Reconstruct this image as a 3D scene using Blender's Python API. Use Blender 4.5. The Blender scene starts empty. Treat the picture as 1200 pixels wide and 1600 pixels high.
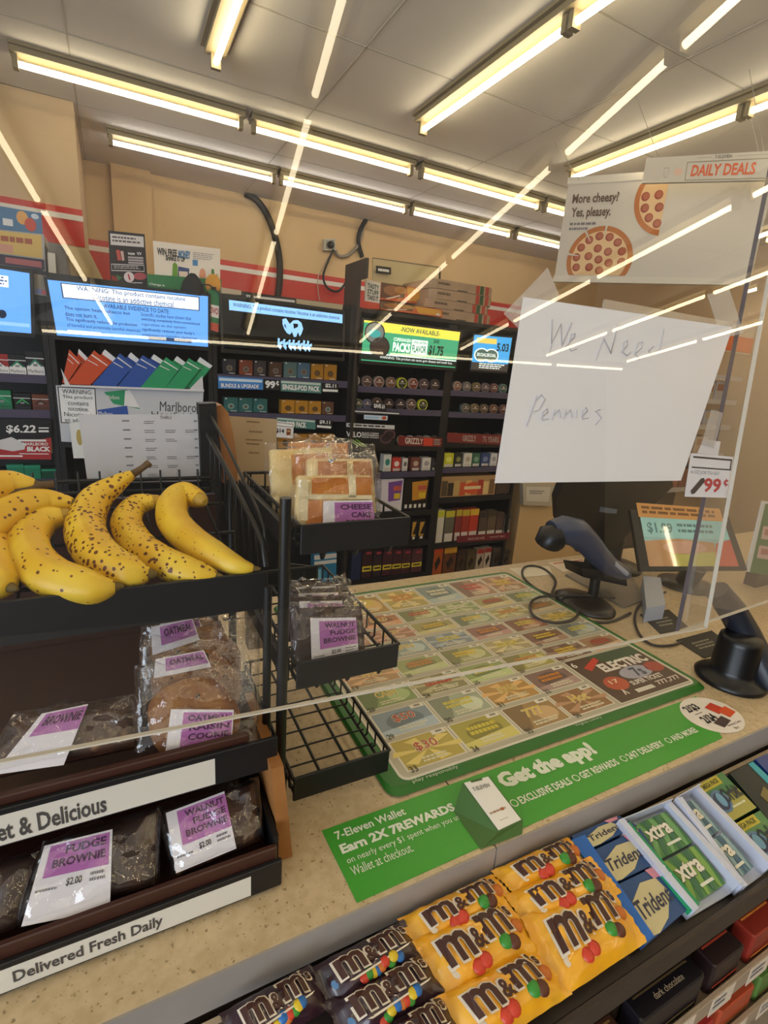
import bpy, math, random
from mathutils import Vector as V, Matrix, noise

random.seed(7)
S = bpy.context.scene
# ---------------------------------------------------------------- camera, world, light, exposure
FPX = 802.0                                    # focal length in pixels of a 1200 x 1600 frame
CAM = V((0, 0, 1.48))
R_ = V((0.89074761, -0.44896534, 0.07070239))  # camera right
D_ = V((-0.06012822, -0.27060164, -0.96081182))  # camera down
F_ = V((0.45050338, 0.85158962, -0.26803325))  # camera forward
cam = bpy.data.cameras.new('camera')
cam.sensor_fit = 'HORIZONTAL'; cam.sensor_width = 36; cam.lens = FPX / 1200 * 36
cam.clip_start = 0.02
co = bpy.data.objects.new('camera', cam)
S.collection.objects.link(co)
co.matrix_world = Matrix(((R_.x, -D_.x, -F_.x, CAM.x), (R_.y, -D_.y, -F_.y, CAM.y), (R_.z, -D_.z, -F_.z, CAM.z), (0, 0, 0, 1)))
S.camera = co
S.view_settings.view_transform = 'Standard'
S.view_settings.look = 'None'
S.view_settings.gamma = 1
S.view_settings.use_curve_mapping = False
S.view_settings.exposure = 0.1
S.cycles.transparent_max_bounces = 32
S.cycles.max_bounces = 8

W = bpy.data.worlds.new('world'); S.world = W
W.use_nodes = True
W.node_tree.nodes['Background'].inputs[0].default_value = (0.75, 0.88, 1.0, 1)
W.node_tree.nodes['Background'].inputs[1].default_value = 1.3

TUBE_STRENGTH = 14.5
DAYLIGHT = 60.0

def area(name, loc, rot, sx, sy, power, col):
    l = bpy.data.lights.new(name, 'AREA'); l.shape = 'RECTANGLE'; l.size = sx; l.size_y = sy
    l.energy = power; l.color = col
    o = bpy.data.objects.new(name, l); S.collection.objects.link(o)
    o.location = loc; o.rotation_euler = rot
    return o
# daylight coming in through the storefront windows behind the customer (the light sits in the window openings)
for wy in (-1.0, -3.2):
    area('window_daylight', (-2.93, wy, 1.4), (math.radians(90), 0, math.radians(-90)), 1.9, 1.9, DAYLIGHT, (0.78, 0.88, 1.0))

# ---------------------------------------------------------------- helpers
def ray(px, py):
    return F_ + R_ * ((px - 600) / FPX) + D_ * ((py - 800) / FPX)
def onY(px, py, y):
    d = ray(px, py); return CAM + d * (y / d.y)
def onZ(px, py, z):
    d = ray(px, py); return CAM + d * ((z - CAM.z) / d.z)
def onX(px, py, x):
    d = ray(px, py); return CAM + d * (x / d.x)
def onP(px, py, p0, n):
    d = ray(px, py); n = V(n); return CAM + d * ((V(p0) - CAM).dot(n) / d.dot(n))

def lin(h):
    if not isinstance(h, str): return tuple(h)[:3]
    h = h.lstrip('#'); r = []
    for i in (0, 2, 4):
        c = int(h[i:i+2], 16) / 255
        r.append(c / 12.92 if c <= .04045 else ((c + .055) / 1.055) ** 2.4)
    return tuple(r)

MATS = {}
def mat(name, col='#808080', rough=.55, metal=0, emit=0, spec=.5, coat=0):
    if name in MATS: return MATS[name]
    m = bpy.data.materials.new(name); m.use_nodes = True
    b = m.node_tree.nodes['Principled BSDF']
    c = lin(col)
    b.inputs['Base Color'].default_value = (*c, 1)
    b.inputs['Roughness'].default_value = rough
    b.inputs['Metallic'].default_value = metal
    b.inputs['Specular IOR Level'].default_value = spec
    b.inputs['Coat Weight'].default_value = coat
    if coat == 1: b.inputs['Coat Roughness'].default_value = .03; b.inputs['Coat IOR'].default_value = 1.7
    if emit:
        b.inputs['Emission Color'].default_value = (*c, 1)
        b.inputs['Emission Strength'].default_value = emit
    MATS[name] = m
    return m
def C(col, rough=.5, spec=.4):          # a plain printed / plastic colour
    return mat('c_%s_%d' % (col.lstrip('#'), rough * 100), col, rough, spec=spec)
def G(col, e=1.0):                      # a lit screen colour
    return mat('glow_%s_%d' % (col.lstrip('#'), e * 100), col, .3, emit=e)

def noise_mat(name, c1, c2, scale, rough=.6, lo=.4, hi=.6, detail=4, bump=0, spec=.4, c3=None, scale3=20, lo3=.6, hi3=.65, coat=0):
    m = mat(name, c1, rough, spec=spec, coat=coat)
    nt = m.node_tree; b = nt.nodes['Principled BSDF']
    tc = nt.nodes.new('ShaderNodeTexCoord')
    n = nt.nodes.new('ShaderNodeTexNoise'); n.inputs['Scale'].default_value = scale; n.inputs['Detail'].default_value = detail
    nt.links.new(tc.outputs['Object'], n.inputs['Vector'])
    r = nt.nodes.new('ShaderNodeValToRGB')
    r.color_ramp.elements[0].position = lo; r.color_ramp.elements[0].color = (*lin(c1), 1)
    r.color_ramp.elements[1].position = hi; r.color_ramp.elements[1].color = (*lin(c2), 1)
    nt.links.new(n.outputs['Fac'], r.inputs['Fac'])
    out = r.outputs['Color']
    if c3:
        n3 = nt.nodes.new('ShaderNodeTexNoise'); n3.inputs['Scale'].default_value = scale3; n3.inputs['Detail'].default_value = 2
        nt.links.new(tc.outputs['Object'], n3.inputs['Vector'])
        r3 = nt.nodes.new('ShaderNodeValToRGB')
        r3.color_ramp.elements[0].position = lo3; r3.color_ramp.elements[0].color = (0, 0, 0, 1)
        r3.color_ramp.elements[1].position = hi3; r3.color_ramp.elements[1].color = (1, 1, 1, 1)
        nt.links.new(n3.outputs['Fac'], r3.inputs['Fac'])
        mx = nt.nodes.new('ShaderNodeMixRGB'); mx.inputs['Color2'].default_value = (*lin(c3), 1)
        nt.links.new(r3.outputs['Color'], mx.inputs['Fac']); nt.links.new(out, mx.inputs['Color1'])
        out = mx.outputs['Color']
    nt.links.new(out, b.inputs['Base Color'])
    if bump:
        bp = nt.nodes.new('ShaderNodeBump'); bp.inputs['Strength'].default_value = bump; bp.inputs['Distance'].default_value = .002
        nt.links.new(n.outputs['Fac'], bp.inputs['Height']); nt.links.new(bp.outputs['Normal'], b.inputs['Normal'])
    return m

def clear_mat(name, haze, hazecol, gain, rough=.0, tint=(1, 1, 1), bump=0, bscale=60):
    """thin clear sheet: see-through, with real mirror reflections and a little diffuse haze, on the screens in place of broad reflected glare"""
    m = bpy.data.materials.new(name); m.use_nodes = True; nt = m.node_tree
    for n in list(nt.nodes): nt.nodes.remove(n)
    out = nt.nodes.new('ShaderNodeOutputMaterial')
    tr = nt.nodes.new('ShaderNodeBsdfTransparent'); tr.inputs[0].default_value = (*tint, 1)
    gl = nt.nodes.new('ShaderNodeBsdfGlossy'); gl.inputs['Roughness'].default_value = rough
    df = nt.nodes.new('ShaderNodeBsdfDiffuse'); df.inputs[0].default_value = (*lin(hazecol), 1)
    lw = nt.nodes.new('ShaderNodeFresnel'); lw.inputs['IOR'].default_value = 1.48
    ge = nt.nodes.new('ShaderNodeNewGeometry')
    iv = nt.nodes.new('ShaderNodeMath'); iv.operation = 'SUBTRACT'; iv.inputs[0].default_value = 1
    nt.links.new(ge.outputs['Backfacing'], iv.inputs[1])
    mu = nt.nodes.new('ShaderNodeMath'); mu.operation = 'MULTIPLY'; mu.inputs[1].default_value = gain; mu.use_clamp = True
    nt.links.new(lw.outputs[0], mu.inputs[0])
    m2 = nt.nodes.new('ShaderNodeMath'); m2.operation = 'MULTIPLY'
    nt.links.new(mu.outputs[0], m2.inputs[0]); nt.links.new(iv.outputs[0], m2.inputs[1])
    a = nt.nodes.new('ShaderNodeMixShader'); a.inputs[0].default_value = haze
    nt.links.new(tr.outputs[0], a.inputs[1]); nt.links.new(df.outputs[0], a.inputs[2])
    b = nt.nodes.new('ShaderNodeMixShader')
    nt.links.new(m2.outputs[0], b.inputs[0]); nt.links.new(a.outputs[0], b.inputs[1]); nt.links.new(gl.outputs[0], b.inputs[2])
    nt.links.new(b.outputs[0], out.inputs['Surface'])
    if bump:
        tc = nt.nodes.new('ShaderNodeTexCoord'); n = nt.nodes.new('ShaderNodeTexNoise'); n.inputs['Scale'].default_value = bscale
        n.inputs['Detail'].default_value = 3
        nt.links.new(tc.outputs['Object'], n.inputs['Vector'])
        bp = nt.nodes.new('ShaderNodeBump'); bp.inputs['Strength'].default_value = bump; bp.inputs['Distance'].default_value = .01
        nt.links.new(n.outputs['Fac'], bp.inputs['Height'])
        nt.links.new(bp.outputs['Normal'], gl.inputs['Normal']); nt.links.new(bp.outputs['Normal'], lw.inputs['Normal'])
    MATS[name] = m
    return m

class Q:
    """a flat (or nearly flat) four-cornered face; P(fx, fy, d): fx to the right, fy down, d out of the face"""
    def __init__(s, tl, tr, br, bl):
        s.c = [V(p) for p in (tl, tr, br, bl)]
        s.n = ((s.c[1] - s.c[0]).cross(s.c[0] - s.c[3])).normalized()
        s.w = (s.c[1] - s.c[0]).length; s.h = (s.c[0] - s.c[3]).length
    def P(s, fx, fy, d=0):
        a, b, c, e = s.c
        return (a * (1 - fx) + b * fx) * (1 - fy) + (e * (1 - fx) + c * fx) * fy + s.n * d
    def sub(s, x0, y0, x1, y1, d=0):
        return Q(s.P(x0, y0, d), s.P(x1, y0, d), s.P(x1, y1, d), s.P(x0, y1, d))
def qY(px, y): return Q(*[onY(*p, y) for p in px])
def qZ(px, z): return Q(*[onZ(*p, z) for p in px])
def qP(px, p0, n): return Q(*[onP(*p, p0, n) for p in px])
def qBox(x0, x1, z0, z1, y):            # upright face towards -Y
    return Q((x0, y, z1), (x1, y, z1), (x1, y, z0), (x0, y, z0))
def qFlat(x0, x1, y0, y1, z):           # face looking up, top edge at y1
    return Q((x0, y1, z), (x1, y1, z), (x1, y0, z), (x0, y0, z))

NEST = {'print': ('foil_bag', 'pack', 'carton', 'sheet'), 'handwriting': ('paper',), 'lettering': ('board', 'sheet'), 'picture': ('bezel', 'board'), 'glazed_top': ('bread',),
        'label_sticker': ('cookie', 'brownie', 'bread'), 'orange_notice': ('bezel',), 'ticket_prints': ('paper_insert',), 'polished_edge': ('sheet',), 'phone_picture': ('body',), 'price_tag': ('price_rail',),
        'tab': ('card',), 'badge': ('housing',), 'trigger': ('scanner_body',), 'scanner_nose': ('scanner_body',), 'picture_panel': ('body',), 'plug': ('box',), 'header_board': ('back_panel',)}
GLY = {}
def glyphs(txt, bold, shear=0, space=1.0):
    k = (txt, bold, shear, space)
    if k not in GLY:
        cu = bpy.data.curves.new('t', 'FONT'); cu.body = txt; cu.resolution_u = 2; cu.offset = bold; cu.shear = shear
        cu.space_character = space; cu.align_x = 'LEFT'
        o = bpy.data.objects.new('t', cu); S.collection.objects.link(o)
        dg = bpy.context.evaluated_depsgraph_get(); me = bpy.data.meshes.new_from_object(o.evaluated_get(dg))
        vs = [(v.co.x, v.co.y) for v in me.vertices]; fs = [tuple(p.vertices) for p in me.polygons]
        bpy.data.objects.remove(o); bpy.data.curves.remove(cu); bpy.data.meshes.remove(me)
        if vs:
            x0 = min(v[0] for v in vs); x1 = max(v[0] for v in vs); y0 = min(v[1] for v in vs); y1 = max(v[1] for v in vs)
            vs = [((v[0] - x0) / max(x1 - x0, 1e-6), (y1 - v[1]) / max(y1 - y0, 1e-6)) for v in vs]
        GLY[k] = (vs, fs)
    return GLY[k]

class MB:
    def __init__(s): s.v = []; s.f = []; s.mi = []; s.mats = []; s.sm = []
    def m(s, m):
        if m not in s.mats: s.mats.append(m)
        return s.mats.index(m)
    def add(s, vs, fs, m, smooth=False):
        k = len(s.v); s.v += [V(v) for v in vs]; i = s.m(m)
        for f in fs: s.f.append(tuple(k + a for a in f)); s.mi.append(i); s.sm.append(smooth)
        return s
    def hexa(s, p, m):      # 8 points: bottom 4 then top 4, both counter-clockwise from above
        return s.add(p, [(3, 2, 1, 0), (4, 5, 6, 7), (0, 1, 5, 4), (1, 2, 6, 5), (2, 3, 7, 6), (3, 0, 4, 7)], m)
    def box(s, x0, x1, y0, y1, z0, z1, m, bv=0):
        if bv <= 0:
            return s.hexa([(x0, y0, z0), (x1, y0, z0), (x1, y1, z0), (x0, y1, z0), (x0, y0, z1), (x1, y0, z1), (x1, y1, z1), (x0, y1, z1)], m)
        o = [(x0 + bv, y0), (x1 - bv, y0), (x1, y0 + bv), (x1, y1 - bv), (x1 - bv, y1), (x0 + bv, y1), (x0, y1 - bv), (x0, y0 + bv)]
        cx, cy = (x0 + x1) / 2, (y0 + y1) / 2
        ins = [(x + math.copysign(min(bv * .6, abs(x - cx)), cx - x), y + math.copysign(min(bv * .6, abs(y - cy)), cy - y)) for x, y in o]
        return s.loft([[(x, y, z0) for x, y in ins], [(x, y, z0 + bv * .6) for x, y in o], [(x, y, z1 - bv * .6) for x, y in o], [(x, y, z1) for x, y in ins]], m)
    def loft(s, rings, m, smooth=False, caps=True):
        n = len(rings[0]); vs = [p for r in rings for p in r]; fs = []
        for i in range(len(rings) - 1):
            for j in range(n):
                a = i * n + j; b = i * n + (j + 1) % n
                fs.append((a, b, b + n, a + n))
        s.add(vs, fs, m, smooth)
        if caps:
            s.add(rings[0], [tuple(range(n))[::-1]], m); s.add(rings[-1], [tuple(range(n))], m)
        return s
    def prism(s, pts, off, m):      # polygon pts swept by off
        off = V(off); return s.loft([[V(p) for p in pts], [V(p) + off for p in pts]], m)
    def tube(s, path, r, m, seg=8, caps=True, smooth=True):
        path = [V(p) for p in path]; rr = r if isinstance(r, (list, tuple)) else [r] * len(path)
        rings = []; t0 = None
        for i, p in enumerate(path):
            t = (path[min(i + 1, len(path) - 1)] - path[max(i - 1, 0)]).normalized()
            if t0 is None:
                a = V((0, 0, 1)) if abs(t.z) < .9 else V((1, 0, 0)); u = (a - t * a.dot(t)).normalized()
            else:
                u = (u - t * u.dot(t)).normalized()
            w = t.cross(u); t0 = t
            rings.append([p + (u * math.cos(2 * math.pi * k / seg) + w * math.sin(2 * math.pi * k / seg)) * rr[i] for k in range(seg)])
        return s.loft(rings, m, smooth, caps)
    def lathe(s, c, axis, prof, m, seg=20, smooth=True):   # prof: (radius, along)
        c = V(c); t = V(axis).normalized(); a = V((0, 0, 1)) if abs(t.z) < .9 else V((1, 0, 0)); u = (a - t * a.dot(t)).normalized(); w = t.cross(u)
        return s.loft([[c + t * h + (u * math.cos(2 * math.pi * k / seg) + w * math.sin(2 * math.pi * k / seg)) * max(r, 1e-4) for k in range(seg)] for r, h in prof], m, smooth)
    def slab(s, q, thk, m, mback=None):       # plate whose front face is q
        s.add([p for p in q.c], [(3, 2, 1, 0)], m)
        b = [p - q.n * thk for p in q.c]
        return s.add(list(q.c) + b, [(4, 5, 6, 7), (0, 1, 5, 4), (1, 2, 6, 5), (2, 3, 7, 6), (3, 0, 4, 7)], mback or m)
    def rect(s, q, x0, y0, x1, y1, m, d=.0006):
        return s.add([q.P(x0, y0, d), q.P(x1, y0, d), q.P(x1, y1, d), q.P(x0, y1, d)], [(3, 2, 1, 0)], m)
    def poly(s, q, pts, m, d=.0006):
        a = sum(pts[i][0] * pts[(i + 1) % len(pts)][1] - pts[(i + 1) % len(pts)][0] * pts[i][1] for i in range(len(pts)))
        if a > 0: pts = pts[::-1]
        return s.add([q.P(x, y, d) for x, y in pts], [tuple(range(len(pts)))], m)
    def disc(s, q, cx, cy, rx, ry, m, d=.0006, seg=20, a0=0, a1=360):
        pts = [(cx + rx * math.cos(math.radians(a0 + (a1 - a0) * k / seg)), cy + ry * math.sin(math.radians(a0 + (a1 - a0) * k / seg))) for k in range(seg + (a1 - a0 < 360))]
        return s.poly(q, pts, m, d)
    def text(s, q, txt, x0, y0, x1, y1, m, bold=0, d=.001, shear=0, surf=None, space=1.0):
        vs, fs = glyphs(txt, bold, shear, space); f = surf or q.P
        return s.add([f(x0 + (x1 - x0) * a, y0 + (y1 - y0) * b, d) for a, b in vs], fs, m)
    def lines(s, q, x0, y0, x1, y1, n, m, d=.001, fill=.5, rag=.25, words=True):   # unreadably small print
        h = (y1 - y0) / n
        for i in range(n):
            x = x0; xe = x0 + (x1 - x0) * (1 - rag * random.random())
            while x < xe:
                wd = (x1 - x0) * random.uniform(.06, .16) if words else (xe - x0)
                s.rect(q, x, y0 + h * i, min(x + wd, xe), y0 + h * (i + fill), m, d); x += wd + (x1 - x0) * .025
        return s
    def build(s, name, parent=None, origin=None, auto=None):
        o3 = V(origin) if origin is not None else V((0, 0, 0))
        if parent is not None: o3 = V(parent['_w'])
        elif origin is None and s.v:
            xs = [v.x for v in s.v]; ys = [v.y for v in s.v]; zs = [v.z for v in s.v]
            o3 = V(((min(xs) + max(xs)) / 2, (min(ys) + max(ys)) / 2, min(zs)))
        me = bpy.data.meshes.new(name); me.from_pydata([v - o3 for v in s.v], [], s.f)
        for m in s.mats: me.materials.append(m)
        me.polygons.foreach_set('material_index', s.mi); me.polygons.foreach_set('use_smooth', s.sm); me.update()
        o = bpy.data.objects.new(name, me); S.collection.objects.link(o)
        if parent is not None:
            o.parent = parent
            for host in NEST.get(name, ()):
                h = [c for c in parent.children if c.name.split('.')[0] == host and parent.type == 'EMPTY']
                if h: o.parent = h[-1]; break
        else: o.location = o3
        o['_w'] = tuple(o3)
        return o
def tag(o, label, cat, group=None, kind=None):
    if label: o['label'] = label
    if cat: o['category'] = cat
    if group: o['group'] = group
    if kind: o['kind'] = kind
    return o
def T(name, label, cat, loc, group=None):
    o = bpy.data.objects.new(name, None); S.collection.objects.link(o); o.location = V(loc); o['_w'] = tuple(loc)
    o.empty_display_size = .05
    return tag(o, label, cat, group)
def struct(mb, name):
    o = mb.build(name, origin=(0, 0, 0)); o['kind'] = 'structure'; return o
ORD = ['first', 'second', 'third', 'fourth', 'fifth', 'sixth', 'seventh', 'eighth', 'ninth', 'tenth', 'eleventh', 'twelfth']

# ---------------------------------------------------------------- materials
WALL = noise_mat('wall_tan_paint', '#d6b88a', '#d1b283', 1.5, .7)
WALL2 = noise_mat('wall_cream_paint', '#d2b995', '#cdb48f', 1.2, .7)
CEIL = noise_mat('ceiling_board', '#e4e2de', '#dedcd8', 2.0, .85)
RED = mat('red_stripe', '#c8372f', .5); WHT = mat('white_plastic', '#e6e2dc', .45)
BLK = mat('black_metal', '#0d0d0f', .4); BLKP = mat('black_plastic', '#101014', .45)
CAB = mat('cabinet_black', '#0e0d12', .5); LIP = mat('purple_grey_lip', '#4c4760', .3)
PAPER = mat('white_paper', '#e9e6e6', .7)
INK = mat('ink', '#1a1a1c', .6); GREYT = mat('grey_print', '#77757a', .6)
GREEN = mat('bright_green', '#3f9a2f', .35); DGREEN = mat('dark_green', '#2d6a24', .4)
PURP = mat('label_purple', '#a866a6', .5)
YEL = mat('tape_yellow', '#e8d23a', .5)
FLOOR = noise_mat('floor_tile', '#8f8577', '#83796b', 3, .4)
COUNTER = noise_mat('speckled_laminate', '#c9b491', '#bba580', 90, .32, .35, .65, c3='#927e5c', scale3=210, lo3=.64, hi3=.7)
EDGE = noise_mat('counter_edge', '#a29a93', '#9b938c', 8, .4)
STEEL = mat('steel', '#9a9a98', .3, 1)
TUBEW = mat('tube_warm', (1.0, .84, .55), .3, emit=TUBE_STRENGTH)
TUBEC = mat('tube_cool', (1.0, .93, .82), .3, emit=TUBE_STRENGTH * .9)
FIX = mat('fixture_cream', '#8f8364', .5)

# ---------------------------------------------------------------- room shell
CZ = 2.75
m = MB(); m.box(-3, 5.2, -4.7, 4.9, -.05, 0, FLOOR); struct(m, 'floor')
m = MB(); m.box(-3, 5.2, -4.7, 4.9, CZ, CZ + .05, CEIL)
SEAM = mat('ceiling_seam', '#bdb9b0', .8)
for y in (-2.8, -1.5, -.2, 1.05, 1.68, 2.35, 3.0, 3.72): m.box(-3, 5.2, y, y + .008, CZ - .002, CZ, SEAM)
for x in (-1.2, -.1, 1.0, 2.1, 3.2, 4.3): m.box(x, x + .008, -4.7, 4.9, CZ - .002, CZ, SEAM)
struct(m, 'ceiling')
YW = 4.71
m = MB(); m.box(-3, 5.2, YW, YW + .1, 0, CZ, WALL)
struct(m, 'wall_back')
zb1 = onY(470, 425, YW).z; zb0 = onY(470, 500, YW).z
m = MB(); m.box(-.15, 5.09, YW - .012, YW - .001, zb0 - .1, zb1, RED)
m.box(-.15, 5.09, YW - .016, YW - .0125, onY(470, 440, YW).z, onY(470, 433, YW).z, WHT)
struct(m, 'trim_1')
# boxed-in column at the left with its own stripe, and the pilaster beside it
xb = onZ(115, 165, CZ).x; yb = 3.72
m = MB(); m.box(-3, xb, yb, YW - .02, 0, CZ, WALL2); struct(m, 'wall_left_bulkhead')
z1 = onY(100, 324, yb).z; z2 = onY(100, 382, yb).z; zs = onY(100, 334, yb).z; zs2 = onY(100, 342.5, yb).z
m = MB(); m.box(-3, xb + .004, yb - .012, yb - .001, z2, z1, RED)
m.box(-3, xb + .006, yb - .016, yb - .0125, zs2, zs, WHT); struct(m, 'trim_2')
m = MB(); p0 = onY(172, 255, YW - .06).x; p1 = onY(235, 272, YW - .06).x
m.box(p0, p1, YW - .06, YW - .017, 0, CZ, WALL); struct(m, 'wall_back_pilaster')
m = MB(); m.box(5.1, 5.2, -4.7, YW, 0, CZ, WALL2); struct(m, 'wall_right')
m = MB()
m.box(-3.1, -3, -4.7, YW, 0, .4, WALL2); m.box(-3.1, -3, -4.7, YW, 2.4, CZ, WALL2)
for a, b in ((-4.7, -4.2), (-2.2, -2.0), (0, YW)): m.box(-3.1, -3, a, b, .4, 2.4, WALL2)
struct(m, 'wall_left')
m = MB(); m.box(-3, 5.2, -4.7, -4.6, 0, CZ, mat('reflection_dark_wall', '#2c2a29', .6)); struct(m, 'wall_front')  # unseen wall, darkened so the clear screens reflect less of it
for i, (y0, y1) in enumerate(((-4.2, -2.2), (-2.0, 0))):      # window frames in the left wall
    m = MB()
    for a, b in ((y0, y0 + .05), (y1 - .05, y1), ((y0 + y1) / 2 - .02, (y0 + y1) / 2 + .02)): m.box(-3.07, -3.02, a, b, .4, 2.4, STEEL)
    for z in (.4, 2.35): m.box(-3.07, -3.02, y0, y1, z, z + .05, STEEL)
    struct(m, 'window_%d' % (i + 1))
# tan half wall to the right of the tobacco cabinets
m = MB(); xh = onY(815, 800, 2.64).x
m.box(xh, 3.6, 2.66, 2.8, 0, 1.32, WALL); struct(m, 'wall_half_partition')

# ---------------------------------------------------------------- strip lights
def strip_light(a, b, along, fixed, label, cool=False, group=None, zt=2.68):
    """one fluorescent batten: white channel on the ceiling, bare tube below it, a holder at each end"""
    def bx(m, u0, u1, v0, v1, z0, z1, mt):
        if along == 'x': m.box(u0, u1, fixed + v0, fixed + v1, z0, z1, mt)
        else: m.box(fixed + v0, fixed + v1, u0, u1, z0, z1, mt)
    c = (((a + b) / 2, fixed, CZ) if along == 'x' else (fixed, (a + b) / 2, CZ))
    r = T('strip_light', label, 'ceiling light', (c[0], c[1], zt), group)
    m = MB(); bx(m, a - .03, b + .03, -.042, .042, zt + .036, CZ, FIX)
    bx(m, a - .03, b + .03, -.06, .06, CZ - .012, CZ, FIX); m.build('housing', r)
    P = (lambda u, z: (u, fixed, z)) if along == 'x' else (lambda u, z: (fixed, u, z))
    m = MB(); m.tube([P(a, zt + .004), P(b, zt + .004)], .0128, TUBEC if cool else TUBEW, 12); m.build('tube', r)
    for u in (a - .024, b + .002):
        m = MB(); bx(m, u, u + .022, -.02, .02, zt - .018, zt + .04, FIX); m.build('tube_holder', r)
R2Y = 4.0; R1Y = 3.26
def rowx(pxs, y, z=2.68):
    return [(onP(a[0], a[1], (0, y, 0), (0, 1, 0)).x, onP(b[0], b[1], (0, y, 0), (0, 1, 0)).x) for a, b in pxs]
r1 = rowx((((30, 105), (372, 200)), ((400, 210), (638, 272)), ((660, 280), (838, 326)), ((852, 330), (985, 365))), R1Y)
n1 = ['long warm strip light at upper left of the row crossing in front of the bulkhead', 'warm strip light second from left in the front crosswise ceiling row',
      'warm strip light third from left in the front crosswise ceiling row', 'warm strip light of the front crosswise row running behind the pizza sign']
for (a, b), l in zip(r1, n1): strip_light(a, b, 'x', R1Y, l, group='front crosswise ceiling lights')
r2 = rowx((((177, 229), (424, 290)), ((442, 294), (630, 337)), ((645, 341), (793, 376)), ((806, 379), (925, 407))), R2Y)
n2 = ['white strip light nearest the bulkhead in the row along the back wall', 'white strip light second from left in the row along the back wall',
      'white strip light third from left in the row along the back wall', 'white strip light of the back wall row ending behind the pizza sign']
for (a, b), l in zip(r2, n2): strip_light(a, b, 'x', R2Y, l, cool=True, group='back wall ceiling lights')
zt = 2.68; k = 0
cols = [-.62, onZ(336, 104, zt).x, onZ(650, 212, zt).x, onZ(880, 284, zt).x, 3.6, 4.7]
cn = ['at the left end', 'above the banana rack', 'above the lottery mat', 'above the pizza sign', 'right of the sign', 'along the right wall']
segs = [(1.73, 2.70), (.70, 1.67), (-.33, .64), (-.87, -.39), (-1.89, -.97), (-2.87, -1.95), (-3.83, -2.93)]
sn = ['far end', 'second from the far end', 'third from the far end', 'short fourth', 'fifth from the far end', 'sixth from the far end', 'nearest the front windows']
for x, c in zip(cols, cn):
    for (a, b), s_ in zip(segs, sn):
        strip_light(a, b, 'y', x, 'warm strip light, %s, of the row %s' % (s_, c), group='lengthwise ceiling lights')
for i in range(6):
    a = -1.2 + i * 1.04; strip_light(a, a + .97, 'x', -4.2, '%s strip light from the left above the front windows' % ORD[i], group='front window ceiling lights')
# ---------------------------------------------------------------- tobacco cabinets behind the counter (fronts on one plane)
YC = 2.60; YB = 2.98
def X(px, py, y=YC): return onY(px, py, y).x
def Z(px, py, y=YC): return onY(px, py, y).z
def cabinet(label, x0, x1, z1, shelves, bay_split=None, y1=YB, front_z=None):
    r = T('tobacco_cabinet', label, 'cabinet', ((x0 + x1) / 2, YC + .2, 0))
    MB().box(x0, x1, y1 - .02, y1, 0, z1, CAB).build('back_panel', r)
    for a in (x0, x1 - .02): MB().box(a, a + .02, YC + .004, y1 - .02, 0, z1, CAB).build('side_panel', r)
    MB().box(x0 + .02, x1 - .02, YC + .03, y1 - .02, z1 - .02, z1, CAB).build('top_panel', r)
    if bay_split: MB().box(bay_split[0], bay_split[1], YC + .004, y1 - .02, 0, z1 - .03, CAB).build('divider', r)
    for a, b, z, lipm in shelves:
        m = MB(); m.box(a, b, YC + .012, y1 - .02, z - .012, z, CAB)
        m.box(a, b, YC + .002, YC + .008, z - .026, z + .008, lipm); m.build('shelf', r)
    return r
xA1, xB1, xC1, xD0, xD1 = X(78, 560), X(332, 560), X(538, 560), X(556, 560), X(812, 700)
zl = lambda *p: Z(*p)
cabinet('black tobacco cabinet at left edge holding white and green cigarette packs', -.95, xA1, Z(60, 420), [
    (-.93, xA1 - .02, zl(35, 588), LIP), (-.93, xA1 - .02, zl(35, 643), LIP), (-.93, xA1 - .02, zl(50, 752), LIP), (-.93, xA1 - .02, .9, LIP)])
cabinet('black tobacco cabinet with blue lit screen and paper holder', xA1 + .002, xB1, Z(200, 440), [
    (xA1 + .022, xB1 - .02, zl(200, 690), CAB), (xA1 + .022, xB1 - .02, .8, CAB)])
cabinet('black tobacco cabinet with dark screen above pod boxes', xB1 + .002, xD0 - .018, Z(440, 462), [
    (xB1 + .022, xD0 - .04, zl(430, 592), LIP), (xB1 + .022, xD0 - .04, zl(440, 649), LIP), (xB1 + .022, xD0 - .04, zl(470, 704), LIP), (xB1 + .022, xD0 - .04, .9, LIP)])
xs0, xs1 = X(692, 620), X(704, 620)
zDt = Z(640, 490)
D_sh = [(xD0 + .022, xs0, zl(616, 608), LIP), (xD0 + .022, xs0, zl(610, 641), LIP), (xD0 + .022, xs0, zl(640, 698), CAB), (xD0 + .022, xs0, zl(640, 739), LIP),
        (xD0 + .022, xs0, zl(640, 800), CAB), (xD0 + .022, xs0, zl(645, 848), CAB), (xD0 + .022, xs0, zl(600, 904), CAB),
        (xs1, xD1 - .02, zl(750, 614), LIP), (xs1, xD1 - .02, zl(750, 647), LIP), (xs1, xD1 - .02, zl(745, 693), CAB), (xs1, xD1 - .02, zl(735, 732), LIP),
        (xs1, xD1 - .02, zl(735, 778), CAB), (xs1, xD1 - .02, zl(740, 846), CAB), (xs1, xD1 - .02, zl(740, 897), CAB)]
cabinet('wide black tobacco cabinet under the pizza boxes with rows of round cans', xD0, xD1, zDt, D_sh, (xs0, xs1))
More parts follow.
